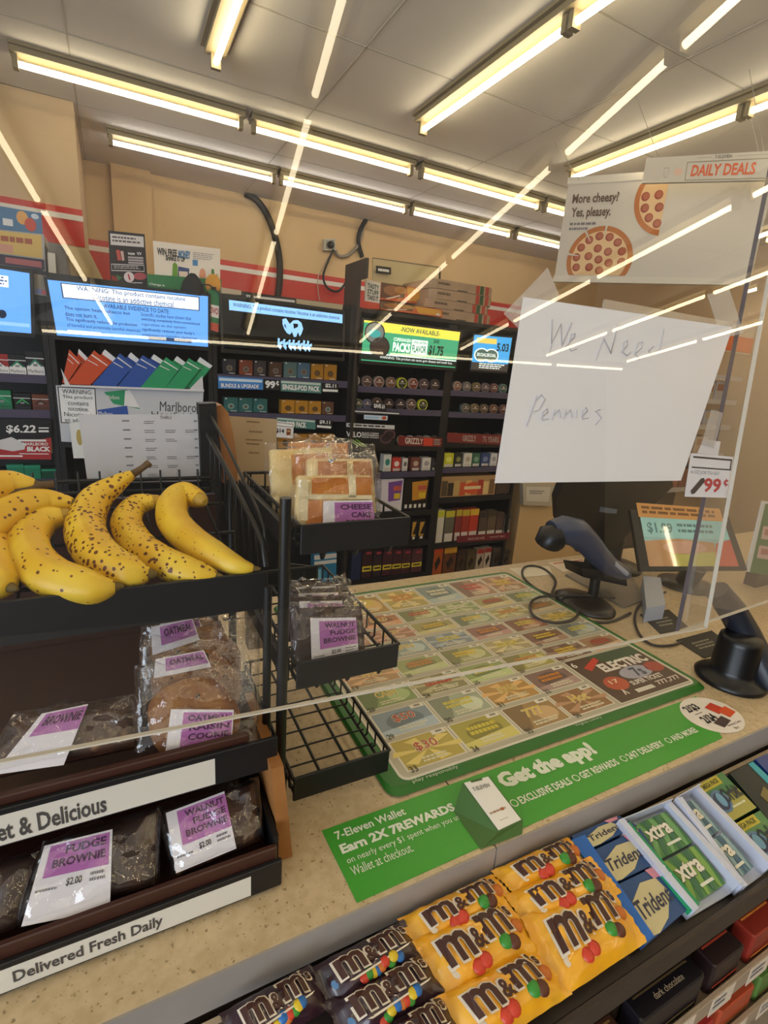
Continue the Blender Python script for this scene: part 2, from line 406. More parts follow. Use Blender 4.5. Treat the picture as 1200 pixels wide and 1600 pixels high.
# tall dark board standing up at the left end of the wide cabinet
a = onX(541, 412, xD0 - .012); b = onX(581, 400, xD0 - .012)
m = MB(); m.prism([(xD0 - .016, a.y, .0), (xD0 - .016, YC - .02, 0), (xD0 - .016, YC - .02, Z(574, 440, YC)), (xD0 - .016, YC - .1, Z(574, 440, YC)), (xD0 - .016, YC - .1, b.z), (xD0 - .016, a.y, b.z)], (.014, 0, 0), mat('dark_brown_board', '#2b2320', .5))
tag(m.build('end_board'), 'tall dark brown board standing at the left end of the wide cabinet', 'board')

# ---- screens
def screen(px, label, bez=.012, y=YC - .02, off=.0, name='display_screen'):
    q = qY(px, y); w, h = q.w, q.h
    r = T(name, label, 'screen', q.P(.5, 1, -.02))
    m = MB(); b = q.sub(-bez / w, -bez / h, 1 + bez / w, 1 + bez / h * 1.4, -.001); m.slab(b, .018, BLKP)
    m.build('bezel', r)
    return r, q
SKY_ = G('#5f9fe8', .85); SKYL = G('#9cc4f6', .95); SW = G('#dfeaff', 1.0)
r, q = screen([(-70, 409), (46, 427), (49, 521), (-66, 512)], 'light blue lit screen cut off by the left edge')
m = MB(); m.rect(q, 0, 0, 1, 1, SKY_, .0005); m.rect(q, .15, .1, .7, .28, SW, .001); m.lines(q, .17, .12, .69, .27, 3, G('#3a5a88', .5), .0015)
m.disc(q, .6, .72, .06, .07, G('#16233f', .3), .001); m.rect(q, .4, .84, .98, .9, G('#86b6f4', .9), .001); m.build('picture', r)
r, q = screen([(74, 437), (325, 463), (325, 542), (89, 524)], 'wide light blue screen showing a nicotine warning')
m = MB(); m.rect(q, 0, 0, 1, 1, SKY_, .0005)
m.rect(q, .07, .03, .94, .30, G('#16233f', .3), .001); m.rect(q, .077, .045, .933, .285, SW, .0015)
K = G('#223a66', .35)
m.text(q, 'WARNING: This product contains nicotine.', .16, .055, .85, .165, K, .004, .002)
m.text(q, 'Nicotine is an addictive chemical.', .25, .17, .77, .28, K, .004, .002)
m.text(q, 'AVAILABLE EVIDENCE TO DATE:', .31, .33, .73, .41, K, .012, .001)
for i, t in enumerate(('The system heats tobacco but', 'does not burn it.', 'This significantly reduces the production', 'of harmful and potentially harmful chemicals')):
    m.text(q, t, .07, .44 + i * .105, .07 + [.40, .19, .44, .46][i], .52 + i * .105, K, .01 if i != 3 else 0, .001)
for i, t in enumerate(('Scientific studies have shown that', 'switching completely from conventional', 'cigarettes to the system', 'significantly reduces your body\'s', 'exposure to harmful chemicals')):
    m.text(q, t, .54, .43 + i * .098, .54 + [.34, .40, .3, .36, .38][i], .50 + i * .098, K, .01 if i in (1, 3) else 0, .001)
m.rect(q, .07, .88, .27, .95, SW, .001); m.rect(q, .58, .88, .88, .95, G('#33507c', .4), .001)
m.build('picture', r)
r, q = screen([(347, 463), (536, 488), (535, 559), (350, 545)], 'wide black screen with a white swirl emblem')
BB = G('#0a0a12', .2); m = MB(); m.rect(q, 0, 0, 1, 1, mat('screen_off', '#07070b', .12), .0005)
m.rect(q, .05, .05, .995, .24, G('#86bdf2', .95), .001); m.text(q, 'WARNING: This product contains nicotine. Nicotine is an addictive chemical.', .08, .09, .97, .19, G('#16233f', .3), .006, .0015)
EM = G('#8fc3f0', .9)
m.poly(q, [(.47, .30), (.5, .27), (.53, .38), (.56, .3), (.6, .28), (.63, .33), (.645, .45), (.63, .56), (.615, .62), (.6, .53), (.585, .63), (.565, .64), (.55, .54), (.53, .60), (.505, .57), (.485, .5), (.47, .4)], EM, .001)
m.poly(q, [(.56, .36), (.6, .36), (.6, .42), (.565, .47)], mat('screen_off'), .0015); m.poly(q, [(.49, .38), (.505, .5), (.485, .43)], mat('screen_off'), .0015)
for x in (.43, .475, .52, .555, .60, .645, .68):   # brush-stroke lettering under the emblem
    m.poly(q, [(x, .68 + .05 * random.random()), (x + .018, .70), (x + .012, .80), (x + .03, .86), (x + .022, .93), (x - .004, .86)], EM, .001)
    m.poly(q, [(x + .012, .78), (x + .04, .74), (x + .042, .80), (x + .014, .84)], EM, .0012)
m.build('picture', r)
r, q = screen([(569, 500), (719, 519), (711, 575), (564, 563)], 'green and yellow lit price screen above the round cans')
m = MB(); m.rect(q, 0, 0, 1, 1, G('#3f9f74', .8), .0005); m.rect(q, .16, .0, 1, .24, G('#e6d850', .9), .001); m.rect(q, 0, 0, .2, .05, G('#e6d850', .9), .0008)
DK = G('#1c2b26', .3); SW2 = G('#e8f4ee', .95)
m.text(q, '-NOW AVAILABLE-', .36, .05, .78, .18, G('#2a6a50', .5), .02, .0015)
for cx, cy in ((.11, .28), (.17, .62)):
    m.disc(q, cx, cy, .1, .28, G('#2a2a2c', .4), .0012); m.disc(q, cx, cy, .088, .24, G('#77807c' if cy < .5 else '#3d302b', .5), .0016)
m.disc(q, .11, .3, .06, .1, G('#35a0a0', .7), .002)
m.text(q, 'COPENHAGEN', .3, .34, .48, .43, SW2, .02, .0015); m.text(q, 'PACKS', .3, .46, .48, .7, SW2, .04, .0015)
m.rect(q, .49, .34, .66, .72, SW2, .001); m.text(q, 'LONG LASTING', .5, .37, .65, .44, G('#2f8a62', .6), .02, .0015); m.text(q, 'FLAVOR', .5, .48, .65, .68, G('#2f8a62', .6), .03, .0015)
m.text(q, 'SAVE', .72, .28, .78, .38, DK, .02, .0015); m.text(q, '$1.75', .675, .44, .84, .74, DK, .04, .0015)
m.rect(q, 0, .79, 1, .82, SW2, .001); m.rect(q, 0, .82, 1, .97, DK, .001); m.text(q, 'WARNING: This product can cause gum disease and tooth loss.', .18, .84, .96, .93, SW2, .0, .0015)
m.build('picture', r)
r, q = screen([(741, 523), (800, 528), (792, 581), (736, 577)], 'small blue lit price screen showing 5.03', .008)
m = MB(); m.rect(q, 0, 0, 1, 1, G('#3f9fe0', .85), .0005); m.rect(q, .08, .07, .6, .22, G('#e8c860', .8), .001); m.text(q, "5.03", .62, .18, .95, .42, DK, .03, .0015)
for cx in (.24, .5): m.disc(q, cx, .56, .2, .2, SW2, .001); m.disc(q, cx, .56, .17, .17, G('#557068', .5), .0015); m.text(q, 'SKOAL', cx - .13, .5, cx + .13, .6, SW2, .02, .002)
m.rect(q, 0, .78, 1, 1, G('#4a4542', .4), .001); m.lines(q, .2, .8, .95, .97, 3, SW2, .0015); m.build('picture', r)
r, q = screen([(806, 533), (850, 537), (848, 585), (802, 583)], 'dark lit price screen half hidden by the white handwritten sheet', .006)
m = MB(); m.rect(q, 0, 0, 1, 1, G('#14161c', .3), .0005)
for y in (.05, .38, .7): m.rect(q, .04, y, .5, y + .26, SW2, .001); m.rect(q, .06, y + .03, .48, y + .23, G('#1c222c', .3), .0015)
m.build('picture', r)

# ---- goods on the shelves
def pack(name, label, cat, x0, x1, z0, z1, col, top=None, dep=.05, y=YC + .016, deco=None, group=None, rough=.35):
    if x0 < xs1 + .004 < x1: x0 = xs1 + .004
    m = MB(); c = C(col, rough); m.box(x0, x1, y, y + dep, z0, z1, c, .0015)
    q = qBox(x0, x1, z0, z1, y)
    if top: m.rect(q, 0, 0, 1, .2, C(top, .35), .0005)
    if deco: deco(m, q)
    o = m.build(name); tag(o, label, cat, group); return o
def chevron(c1, white=True):        # red / green roof over a white lower half
    def f(m, q):
        if white: m.poly(q, [(.03, .62), (.5, .36), (.97, .62), (.97, .97), (.03, .97)], C('#e8e8ea'), .0006)
        m.rect(q, 0, .26, 1, .3, C('#dcdce0'), .0008)
        m.poly(q, [(.1, .6), (.5, .28), (.9, .6), (.8, .6), (.5, .4), (.2, .6)], C(c1), .001)
        m.rect(q, .38, .5, .62, .6, C('#8a8a90'), .0012)
        m.text(q, 'Marlboro', .1, .72, .9, .86, C('#3a3a40'), .0, .0012)
    return f
zA = Z(35, 588)
for (a, b, t), col, ch, l in (((-16, 13, 553), '#9c2f2b', '#8a2a2a', 'red'), ((12, 40, 554), '#1b1d22', '#2a8f67', 'shorter black'), ((40, 69, 549), '#22242a', '#2f7f66', 'taller black')):
    pack('cigarette_pack', '%s white and green roofed cigarette pack on the top shelf at far left' % l if l != 'red' else 'red roofed white cigarette pack at the left edge of the top shelf', 'cigarette pack', X(a, 570), X(b, 570), zA + .002, Z(a + 15, t), col, None, deco=chevron(ch), group='cigarette packs on the left shelf')
zA = Z(35, 643)
for (a, b, t), col, ch, l in (((-14, 17, 610), '#1f7d55', '#2fa070', 'green'), ((20, 47, 615), '#101214', '#2fa95c', 'black and green'), ((49, 76, 617), '#6a3a28', '#3a2018', 'brown')):
    pack('cigarette_pack', '%s cigarette pack just above the $6.22 price card' % l, 'cigarette pack', X(a, 625), X(b, 625), zA + .002, Z(a + 15, t), col, None, deco=chevron(ch, False), group='cigarette packs above the price card')
zA = Z(50, 752)
for i, (a, b, t) in enumerate(((10, 37, 727), (37.5, 63, 728), (64, 88, 734))):
    pack('cigarette_pack', '%s green cigarette pack under the $6.22 price card' % ('left', 'middle', 'right lower')[i], 'cigarette pack', X(a, 740), X(b, 740), zA + .002, Z(a + 15, t), '#1c7a5c' if i < 2 else '#174a38', '#2a8f70', group='green packs under the price card')
q = qY([(-22, 655), (80, 655), (80, 718), (-22, 717)], YC - .012)
m = MB(); m.slab(q, .006, C('#0c0c0e')); m.poly(q, [(.05, .72), (.35, .62), (1, .45), (1, 1), (.0, 1)], C('#a8282b')); wq = C('#e4e4e6')
m.text(q, '$6.22', .3, .14, .76, .36, wq, .03); m.rect(q, .8, .2, .96, .23, wq); m.rect(q, .8, .27, .96, .32, wq)
m.poly(q, [(.2, .52), (.38, .44), (.6, .62), (.58, .75), (.4, .8), (.2, .74)], C('#d0d0d4'), .001); m.rect(q, .48, .5, .92, .55, wq, .0012)
m.text(q, 'MARLBORO', .56, .575, .95, .65, wq, .02, .0015); m.text(q, 'BLACK', .62, .675, .99, .8, wq, .05, .0015); m.rect(q, .5, .85, .96, .87, wq, .001); m.rect(q, .2, .9, .55, .94, wq, .001)
tag(m.build('price_card'), 'black and red price card reading $6.22 at the left edge', 'price card')
q = qY([(72, 661), (78, 661), (82, 708), (76, 708)], YC - .004)
m = MB(); m.slab(q, .005, C('#b59a6c')); tag(m.build('wood_stick'), 'thin wooden stick beside the $6.22 price card', 'stick')

# holder with slanted coloured card packs and its warning board
qh = qY([(94, 560), (320, 577), (318, 611), (97, 603)], YC - .03)
r = T('card_holder', 'clear holder under the blue screen with slanted orange, blue and green packs', 'holder', qh.P(.5, 1))
m = MB(); m.slab(qY([(96, 601), (319, 609), (319, 612), (96, 604)], YC - .035), .05, C('#d8d8e0')); m.build('base', r)
m = MB(); m.poly(qh, [(.0, .35), (.02, 1), (.055, 1)], C('#d8d4d8'), 0); m.poly(qh, [(.88, 1), (.985, .3), (1.0, 1)], C('#d0d0d8'), .0); m.build('side_wing', r)
SLP = [('#c9512f', [(108, 546), (127, 565), (104, 600), (97, 598)]), ('#c9512f', [(147, 547.5), (172.6, 568.5), (141, 601.5), (104.6, 600)]), ('#2f55a8', [(187.6, 552), (210, 571.6), (183, 604.6), (144, 601.6)]),
       ('#2f55a8', [(223.6, 555), (247.6, 571.6), (220.6, 606), (182, 603)]), ('#2f9a6a', [(259.7, 558), (282, 574.6), (256.7, 607.6), (219.5, 605.5)]), ('#2f9a6a', [(295.7, 559.6), (315, 573), (288, 607.6), (257.5, 607.4)])]
PN = ('leftmost pair', 'second pair', 'third pair', 'fourth pair', 'fifth pair', 'rightmost pair'); CN = ('orange', 'orange', 'blue', 'blue', 'green', 'green')
for i, (col, px) in enumerate(SLP):
    for back in (1, 0):
        pp = [(x + 17 * back, y - 1.5 * back) for x, y in px] if i else [(x + 15 * back, y - back) for x, y in px]
        q = qY(pp, YC - .028 + .014 * back); m = MB(); m.slab(q, .010, C(col, .35))
        m.rect(q, .04, .10, .96, .13, C('#e8e8ea'), .0006); m.rect(q, .04, .26, .6, .28, C('#e8e8ea'), .0006)
        if back: m.rect(q, .0, .0, 1, .1, C('#dfe2ea'), .0008)
        tag(m.build('flat_pack'), '%s %s pack leaning in the clear holder, %s' % (('front', 'rear')[back], CN[i], PN[i]), 'pack', 'slanted packs in the holder')
q = qY([(87, 602), (318, 612), (314, 700), (96, 690)], YC - .012)
m = MB(); m.slab(q, .006, C('#c9cdd6')); m.rect(q, .01, .02, .245, .66, C('#eef0f4'), .0006)
for x0, x1, y0, y1 in ((.01, .245, .02, .035), (.01, .245, .645, .66), (.01, .016, .02, .66), (.239, .245, .02, .66)): m.rect(q, x0, y0, x1, y1, INK, .001)
for i, t in enumerate(('WARNING:', 'This product', 'contains', 'nicotine.', 'Nicotine is', 'an addictive')): m.text(q, t, .035 + (.03 if 2 <= i <= 3 else 0), .06 + i * .1, .225 - (.03 if 2 <= i <= 3 else 0), .135 + i * .1, INK, .0, .0015)
m.poly(q, [(.3, .08), (.46, .02), (.54, .35), (.36, .28)], C('#2f9a6a'), .001); m.poly(q, [(.44, .04), (.47, .02), (.54, .33), (.43, .31)], C('#e8e8ea'), .0013)
m.poly(q, [(.25, .4), (.45, .3), (.46, .5), (.27, .62)], C('#2f55a8'), .0016); m.poly(q, [(.4, .5), (.47, .46), (.58, .56), (.4, .62)], C('#c9512f'), .0016)
m.text(q, 'Marlboro', .26, .42, .35, .5, C('#e8e8ea'), .0, .002); m.text(q, 'Marlboro', .32, .13, .4, .2, C('#e8e8ea'), .0, .002)
m.text(q, 'Marlboro', .68, .2, .95, .37, C('#4a4a50'), 0, .0012); m.text(q, 'HeatSticks', .62, .38, .97, .48, C('#4a4a50'), 0, .0012)
tag(m.build('advert_board'), 'pale grey advert board with nicotine warning behind the schedule sheet', 'advert')
q = qY([(108, 661), (135, 658), (140, 716), (115, 716)], YC - .03)
m = MB(); m.slab(q, .002, C('#e2e6e8')); m.disc(q, .5, .42, .18, .22, C('#b8a45e'), .0006); tag(m.build('leaflet'), 'pale leaflet with yellow print beside the schedule sheet', 'leaflet')

# pods
def swirl(c):
    def f(m, q):
        m.disc(q, .5, .6, .24, .2, C(c), .0006, 10); m.disc(q, .5, .6, .13, .1, C('#5a4a30' if c[1] < '8' else '#806030'), .0009, 8); m.rect(q, .1, .05, .22, .12, C('#d8d8d8'), .0008); m.rect(q, .45, .9, .9, .94, C('#c8c8c8'), .0008)
    return f
zC = Z(430, 592)
row = [(349, 370, 560, '#2b2b33', 'charcoal'), (375, 396, 562, '#7a3d2a', 'rusty brown'), (398, 417, 563, '#3a3236', 'dark plum'), (422, 442, 565, '#4b3227', 'dark brown'), (445, 465.5, 565, '#4f6a69', 'slate green'), (466.5, 486, 566, '#43637a', 'slate blue'), (488, 507, 568, '#a8741c', 'left gold'), (508.5, 528, 569, '#a8741c', 'right gold')]
for a, b, t, c, l in row:
    pack('pod_box', '%s pod box on the shelf under the black emblem screen' % l, 'box', X(a, 580), X(b, 580), zC + .009, Z(a, t), c, deco=swirl('#5c3f14' if 'gold' in l else '#6d6660'), group='pod boxes on the upper shelf')
zC = Z(440, 649)
row = [(351, 373, 621, '#2c5f60', 'leftmost teal'), (374, 396, 622, '#2c5f60', 'second teal'), (397, 419, 623, '#2c5f60', 'third teal'), (441, 462, 625, '#b07d22', 'leftmost gold'), (463, 483, 626, '#b07d22', 'middle gold'), (484, 503.5, 627, '#b07d22', 'third gold'), (505, 523, 628, '#5d3a2c', 'brown')]
for a, b, t, c, l in row:
    pack('pod_box', '%s pod box in the second row below the black emblem screen' % l, 'box', X(a, 640), X(b, 640), zC + .009, Z(a, t), c, deco=swirl('#5c3f14' if 'gold' in l else '#7d9a98'), group='pod boxes on the middle shelf')
zC = Z(470, 704)
for i, (a, b) in enumerate(((436, 458), (459, 481), (482, 503), (504, 524))):
    pack('pod_box', '%s gold pod box from the left just behind the cheesecake bread' % ORD[i], 'box', X(a, 695), X(b, 695), zC + .009, Z(a, 679), '#a8741c', deco=swirl('#5c3f14'), group='pod boxes behind the bread')
def strip(px, label, base, fn, name='price_strip', cat='price strip', y=YC - .006, thk=.004):
    q = qY(px, y); m = MB(); m.slab(q, thk, C(base)); fn(m, q); return tag(m.build(name), label, cat)
wq = C('#e6e8ea')
def f_(m, q):
    m.rect(q, .02, .12, .98, .34, C('#cfe0ee')); m.poly(q, [(.03, .5), (.97, .6), (.9, .98), (.03, .92)], C('#2c6fc0'), .0005); m.text(q, 'BUNDLE & UPGRADE', .06, .55, .9, .9, wq, .03)
strip([(341, 588), (411, 592), (411, 609), (341, 607)], 'blue price strip at left under the pod boxes', '#3f86cf', f_)
def f_(m, q): m.text(q, '99', .08, .12, .7, .85, wq, .05); m.text(q, 'c', .74, .12, .92, .5, wq, .03); m.rect(q, .82, .06, .85, .56, wq, .0012)
strip([(412, 592), (438, 594), (438, 610), (412, 609)], 'black price tag reading 99 cents under the pod boxes', '#131316', f_)
def f_(m, q): m.rect(q, .0, .05, .98, .25, C('#b8cac6')); m.text(q, 'SINGLE-POD PACK', .03, .35, .96, .85, wq, .04)
strip([(439, 594), (502, 598), (502, 615), (439, 611)], 'teal price strip for single pod pack', '#4a7f7c', f_)
def f_(m, q): m.text(q, '$2.11', .2, .05, .85, .5, wq, .04); m.rect(q, .05, .65, .95, .9, wq)
strip([(503, 598), (529, 600), (529, 614), (503, 613)], 'small black price tag at the right end of the upper teal price strip', '#131316', f_)
def f_(m, q): m.rect(q, .0, .02, .98, .22, C('#b8cac6')); m.text(q, 'POD PACK', .25, .3, .75, .9, wq, .04)
strip([(433, 652), (493, 657), (493, 671), (433, 667)], 'teal price strip with PACK in white letters on lower row', '#4a7f7c', f_)
def f_(m, q): m.text(q, '$9.11', .2, .05, .85, .5, wq, .04); m.rect(q, .05, .65, .95, .9, wq)
strip([(494, 655), (520, 657), (518, 671), (494, 669)], 'small black price tag at the right end of the lower teal price strip', '#131316', f_)
def f_(m, q):
    m.rect(q, .05, .08, .95, .3, INK); m.rect(q, .07, .11, .93, .27, C('#f2f2f4'), .0009); m.text(q, '$14', .05, .45, .5, .75, INK, .04); m.rect(q, .62, .4, .85, .82, C('#8a4a24'), .0008); m.rect(q, .66, .5, .81, .6, C('#d0b070'), .001)
strip([(430, 657), (459, 661), (458, 685), (429, 683)], 'white price card reading 14 hanging below the gold pod boxes', '#e6e6ea', f_, 'price_card', 'price card', YC - .03)

# round cans, standing on edge and facing out
def can(label, px, py, rad, face, ring, group, zb, y=YC + .02, dep=.028):
    m = MB(); c = onY(px, py, y); r_ = rad * (c - CAM).dot(F_) / FPX
    c.z = zb + r_ + .0015
    m.lathe((c.x, y, c.z), (0, 1, 0), [(r_ * .97, 0), (r_, .002), (r_, dep - .002), (r_ * .97, dep)], C(ring, .3), 20)
    q = Q((c.x - r_, y, c.z + r_), (c.x + r_, y, c.z + r_), (c.x + r_, y, c.z - r_), (c.x - r_, y, c.z - r_))
    m.disc(q, .5, .5, .40, .40, C(face, .35), .0006); m.rect(q, .2, .46, .8, .56, C('#b8a8a0' if ring != '#c9cc3a' else '#8a8a70'), .001); m.disc(q, .5, .34, .12, .08, C('#d0c4bc'), .001)
    return tag(m.build('tobacco_can'), label, 'can', group)
cols = [('#7c7c80', '#c8c8cc', 'silver'), ('#5a4038', '#7a6a68', 'brown'), ('#6a4434', '#a89890', 'russet'), ('#704a38', '#8a7468', 'tan'), ('#3a3a2c', '#c9cc3a', 'yellow rimmed'), ('#7c3a30', '#a89088', 'red'), ('#4a3438', '#6a5a60', 'plum'), ('#42302e', '#4a4044', 'dark')]
z_ = Z(616, 608)
for i, (px, py) in enumerate(((554.7, 591), (574, 593), (593, 594), (611.5, 596), (628.5, 598), (646, 599), (663, 600), (680, 602))):
    can('%s round can, %s from left on the top shelf under the green screen' % (cols[i][2], ORD[i]), px, py, 8.8, cols[i][0], cols[i][1], 'cans on the top left shelf', z_)
z_ = Z(610, 641)
c2 = [('#4c5040', '#787c68', 'olive'), ('#4a4a5c', '#70708a', 'blue grey'), ('#4a332c', '#5c4a44', 'dark brown'), ('#3a2a28', '#4a3c3c', 'black'), ('#33262a', '#483c42', 'plum black'), ('#5a4038', '#8a7a74', 'tan brown'), ('#3a3a2c', '#c9cc3a', 'yellow rimmed')]
for i, (px, py, r_) in enumerate(((560, 633, 7.5), (574, 634, 7.5), (590, 625, 9), (608, 630, 8.5), (626, 632, 8.5), (643, 631, 8.8), (661, 632, 8.8))):
    can('%s round can, %s from left on the second shelf under the green screen' % (c2[i][2], ORD[i]), px, py, r_, c2[i][0], c2[i][1], 'cans on the second left shelf', z_)
def f_(m, q): m.text(q, 'SAVE $1', .05, .12, .9, .8, wq, .05)
strip([(583, 629), (603, 631), (603, 642), (583, 640)], 'small black tag reading SAVE $1 before the cans', '#101013', f_, 'price_tag', 'price tag')
def f_(m, q): m.rect(q, .02, .3, .98, .7, C('#d8d8dc'))
strip([(553, 640), (625, 644), (625, 649), (553, 645)], 'narrow white price strip under the second shelf of cans', '#303036', f_)
def f_(m, q): m.disc(q, .85, .5, .1, .38, C('#c8502f')); m.rect(q, .04, .3, .6, .7, C('#a8c8ea'))
strip([(569, 648), (606, 650), (605, 657), (569, 655)], 'small pale blue card above the black pouch advert', '#cfe0f0', f_, 'price_card', 'price card')
z_ = Z(750, 614); c3 = [('#8a5c48', '#b09a90', 'tan'), ('#6a6460', '#8a8480', 'grey'), ('#5f4c34', '#8a7858', 'bronze'), ('#5a4a4c', '#7a6c70', 'mauve'), ('#6a4440', '#7a5a58', 'reddish'), ('#3c5450', '#6f8a86', 'green grey')]
for i, (px, py) in enumerate(((715, 603.5), (730, 604), (745, 605), (759, 606), (772.5, 607), (786.5, 608))):
    can('%s round can, %s from left under the small blue screen' % (c3[i][2], ORD[i]), px, py, 7.6, c3[i][0], c3[i][1], 'cans on the top right shelf', z_)
z_ = Z(750, 647); c4 = [('#5a5040', '#7a7a70', 'olive brown'), ('#5c4c34', '#8a7a58', 'bronze'), ('#5a4434', '#7a6a50', 'brown'), ('#5f3c2c', '#8a6a58', 'rust'), ('#5a3430', '#7a5a54', 'red brown')]
for i, (px, py) in enumerate(((728, 637), (742.5, 638), (757, 639), (772, 640), (787, 641))):
    can('%s round can, %s from left in the second row under the small blue screen' % (c4[i][2], ORD[i]), px, py, 7.4, c4[i][0], c4[i][1], 'cans on the second right shelf', z_)
    m = MB(); c = onY(px, py, YC + .06); m.box(c.x - .02, c.x + .02, YC + .055, YC + .1, z_ + .002, z_ + .048, C('#4a8a9a', .3))
    tag(m.build('pouch_box'), 'teal topped box behind the %s can of the second right row' % c4[i][2], 'box', 'teal boxes behind the cans')
def f_(m, q):
    m.rect(q, .0, .02, .98, .17, C('#d0d0d4')); m.lines(q, .04, .06, .95, .13, 1, INK, .001, .8); m.text(q, 'VELO', .0, .34, .3, .56, wq, .03)
    for i in range(3): m.text(q, ('BLACK CHERRY', 'PEPPERMINT', 'DARK ROAST')[i], .31, .34 + .08 * i, .66, .4 + .08 * i, wq, .02)
    for cx, cy in ((.8, .55), (.88, .38)): m.disc(q, cx, cy, .13, .2, C('#5a3a40'), .0008); m.disc(q, cx, cy, .09, .13, C('#2a1a20'), .0012)
    for i in range(3): m.poly(q, [(.02 + .08 * i, .64), (.05 + .08 * i, .64), (.26 + .08 * i, .9), (.22 + .08 * i, .9)], C('#7ab83a'), .001)
strip([(541, 660), (618, 664), (616, 704), (541, 700)], 'black pouch advert panel with green stripes', '#121014', f_, 'advert_sign', 'advert')
z_ = Z(640, 698)
def f_(m, q): m.text(q, 'GRIZZLY', .14, .15, .55, .8, C('#dcd4cc'), .02); m.rect(q, .56, .05, .78, .95, C('#d8442c'), .0008); m.lines(q, .8, .15, .98, .9, 4, C('#c0b0a8'), .001)
strip([(623, 681), (691, 685), (690, 698), (623, 696)], 'red price strip of the left bay with grey can lids above', '#7c2420', f_)
for i, (px, c) in enumerate(((629, '#a89c88'), (643, '#b8c8d8'), (657, '#6a6660'), (669, '#8a8a88'), (682, '#4a4644'))):
    can('%s upright can, %s behind the red price strip of the left bay' % (('beige', 'pale blue', 'grey', 'silver', 'charcoal')[i], ORD[i]), px, 678, 8, c, c, 'cans behind the left red strip', z_)
z_ = Z(745, 693)
def f_(m, q): m.text(q, 'GRIZZLY', .26, .2, .5, .8, C('#b8a8a0'), .02); m.text(q, '75 YEARS', .62, .2, .92, .8, C('#a89890'), .02)
strip([(699, 676), (786, 680), (786, 695), (699, 691)], 'long dull red price strip of the right bay', '#7c2a26', f_)
for i, px in enumerate((700, 716, 732, 748, 764, 780)):
    can('dark upright can, %s behind the long dull red strip' % ORD[i], px, 675, 7.5, ('#5a5450', '#4a4240', '#6a6460')[i % 3], '#3a3433', 'cans behind the right red strip', z_)
def plain(c):
    def f(m, q): m.disc(q, .5, .45, .3, .2, C(c)); m.rect(q, .1, .78, .9, .97, C('#c8c0bc'), .0008)
    return f
z_ = Z(640, 739)
for a, b, t, c, d_, l in ((601, 613, 711, '#d8dcd8', '#3a8a80', 'white and teal'), (615, 628, 716, '#c43a30', '#e8d8d0', 'red'), (631, 639, 717, '#d8d4d0', '#6a6a6a', 'narrow white'), (645, 658, 716, '#7a4438', '#c8b0a0', 'brown'), (662, 675, 716, '#dcd8d4', '#a09a98', 'plain white'), (677, 689, 717, '#3a3436', '#6a6266', 'dark')):
    pack('tobacco_tin', '%s tin on the shelf right above the cigar boxes' % l, 'tin', X(a, 728), X(b, 728), z_ + .009, Z(a, t), c, deco=plain(d_), group='tins above the cigar boxes')
z_ = Z(735, 732)
for a, b, t, c, d_, l in ((696, 711, 709, '#c8c832', '#e8e870', 'yellow'), (712.5, 724.5, 709, '#2c2c26', '#8a8a50', 'black'), (727, 739.5, 709, '#d8d4c8', '#b0a898', 'white'), (740.5, 752.5, 709, '#3f6a52', '#7aa088', 'green'), (754, 767, 709, '#3a4a78', '#7a8ab0', 'blue'), (769, 779, 709, '#d0d0d4', '#a0a0a8', 'pale grey'), (781, 792, 710, '#8a3a34', '#c0a090', 'maroon')):
    pack('tobacco_tin', '%s tin in the right bay above the long patterned carton' % l, 'tin', X(a, 720), X(b, 720), z_ + .009, Z(a, t), c, deco=plain(d_), group='tins above the carton')
z_ = Z(640, 800)
for a, b, c, d_, l in ((597, 631, '#ded8e4', '#7a4a9a', 'white and purple'), (633, 671, '#1c1712', '#d0922c', 'black and gold')):
    def dk(m, q, c=d_):
        m.poly(q, [(.3, .1), (.95, .05), (.9, .66), (.35, .7)], C(c)); m.rect(q, .55, .22, .9, .36, C('#c85a4a'), .001); m.rect(q, .6, .45, .88, .62, C('#e0c030'), .001)
        for k in range(5): m.rect(q, .06 + k * .19, .82, .16 + k * .19, .94, C('#e6e2dc'), .001)
    pack('cigar_box', '%s cigar box beside the cheesecake bread basket' % l, 'box', X(a, 775), X(b, 775), z_ + .009, Z(a, 750), c, dep=.09, deco=dk, group='cigar boxes')
z_ = Z(645, 848)
for i, (a, b) in enumerate(((626, 643), (644, 654), (655, 667))):
    pack('cigar_pouch', '%s black and gold pouch below the cigar boxes' % ('left', 'middle', 'right')[i], 'pouch', X(a, 830), X(b, 830), z_ + .009, Z(a, 814), '#1a1512', deco=lambda m, q: (m.poly(q, [(.2, .1), (.8, .1), (.3, .7), (.75, .7), (.75, .8), (.15, .8)], C('#c89a3a')), m.disc(q, .5, .88, .2, .07, C('#e0dcd0'), .001)), group='black and gold pouches')
z_ = Z(735, 778)
def dk(m, q):
    for k, c in enumerate(('#5a4a34', '#3a2e22', '#c8a868', '#d05a30', '#e0b070', '#c86a38', '#b03a2a', '#e6c888', '#7a5a3a')):
        m.rect(q, .02 + k * .107, .2 + .1 * (k % 2), .12 + k * .107, .95, C(c), .0008)
    m.disc(q, .55, .6, .14, .28, C('#d8542c'), .001); m.rect(q, .42, .5, .72, .66, C('#f0d8a8'), .0014)
pack('display_carton', 'long tan and orange patterned carton on the right bay shelf', 'carton', X(685, 765), X(776, 765), z_ + .009, Z(700, 746), '#b89466', dep=.12, deco=dk)
pack('display_carton', 'short dark tray end beside the long patterned carton', 'carton', X(778, 765), X(802, 765), z_ + .009, Z(790, 752), '#4a3a34', dep=.12)
z_ = Z(740, 846)
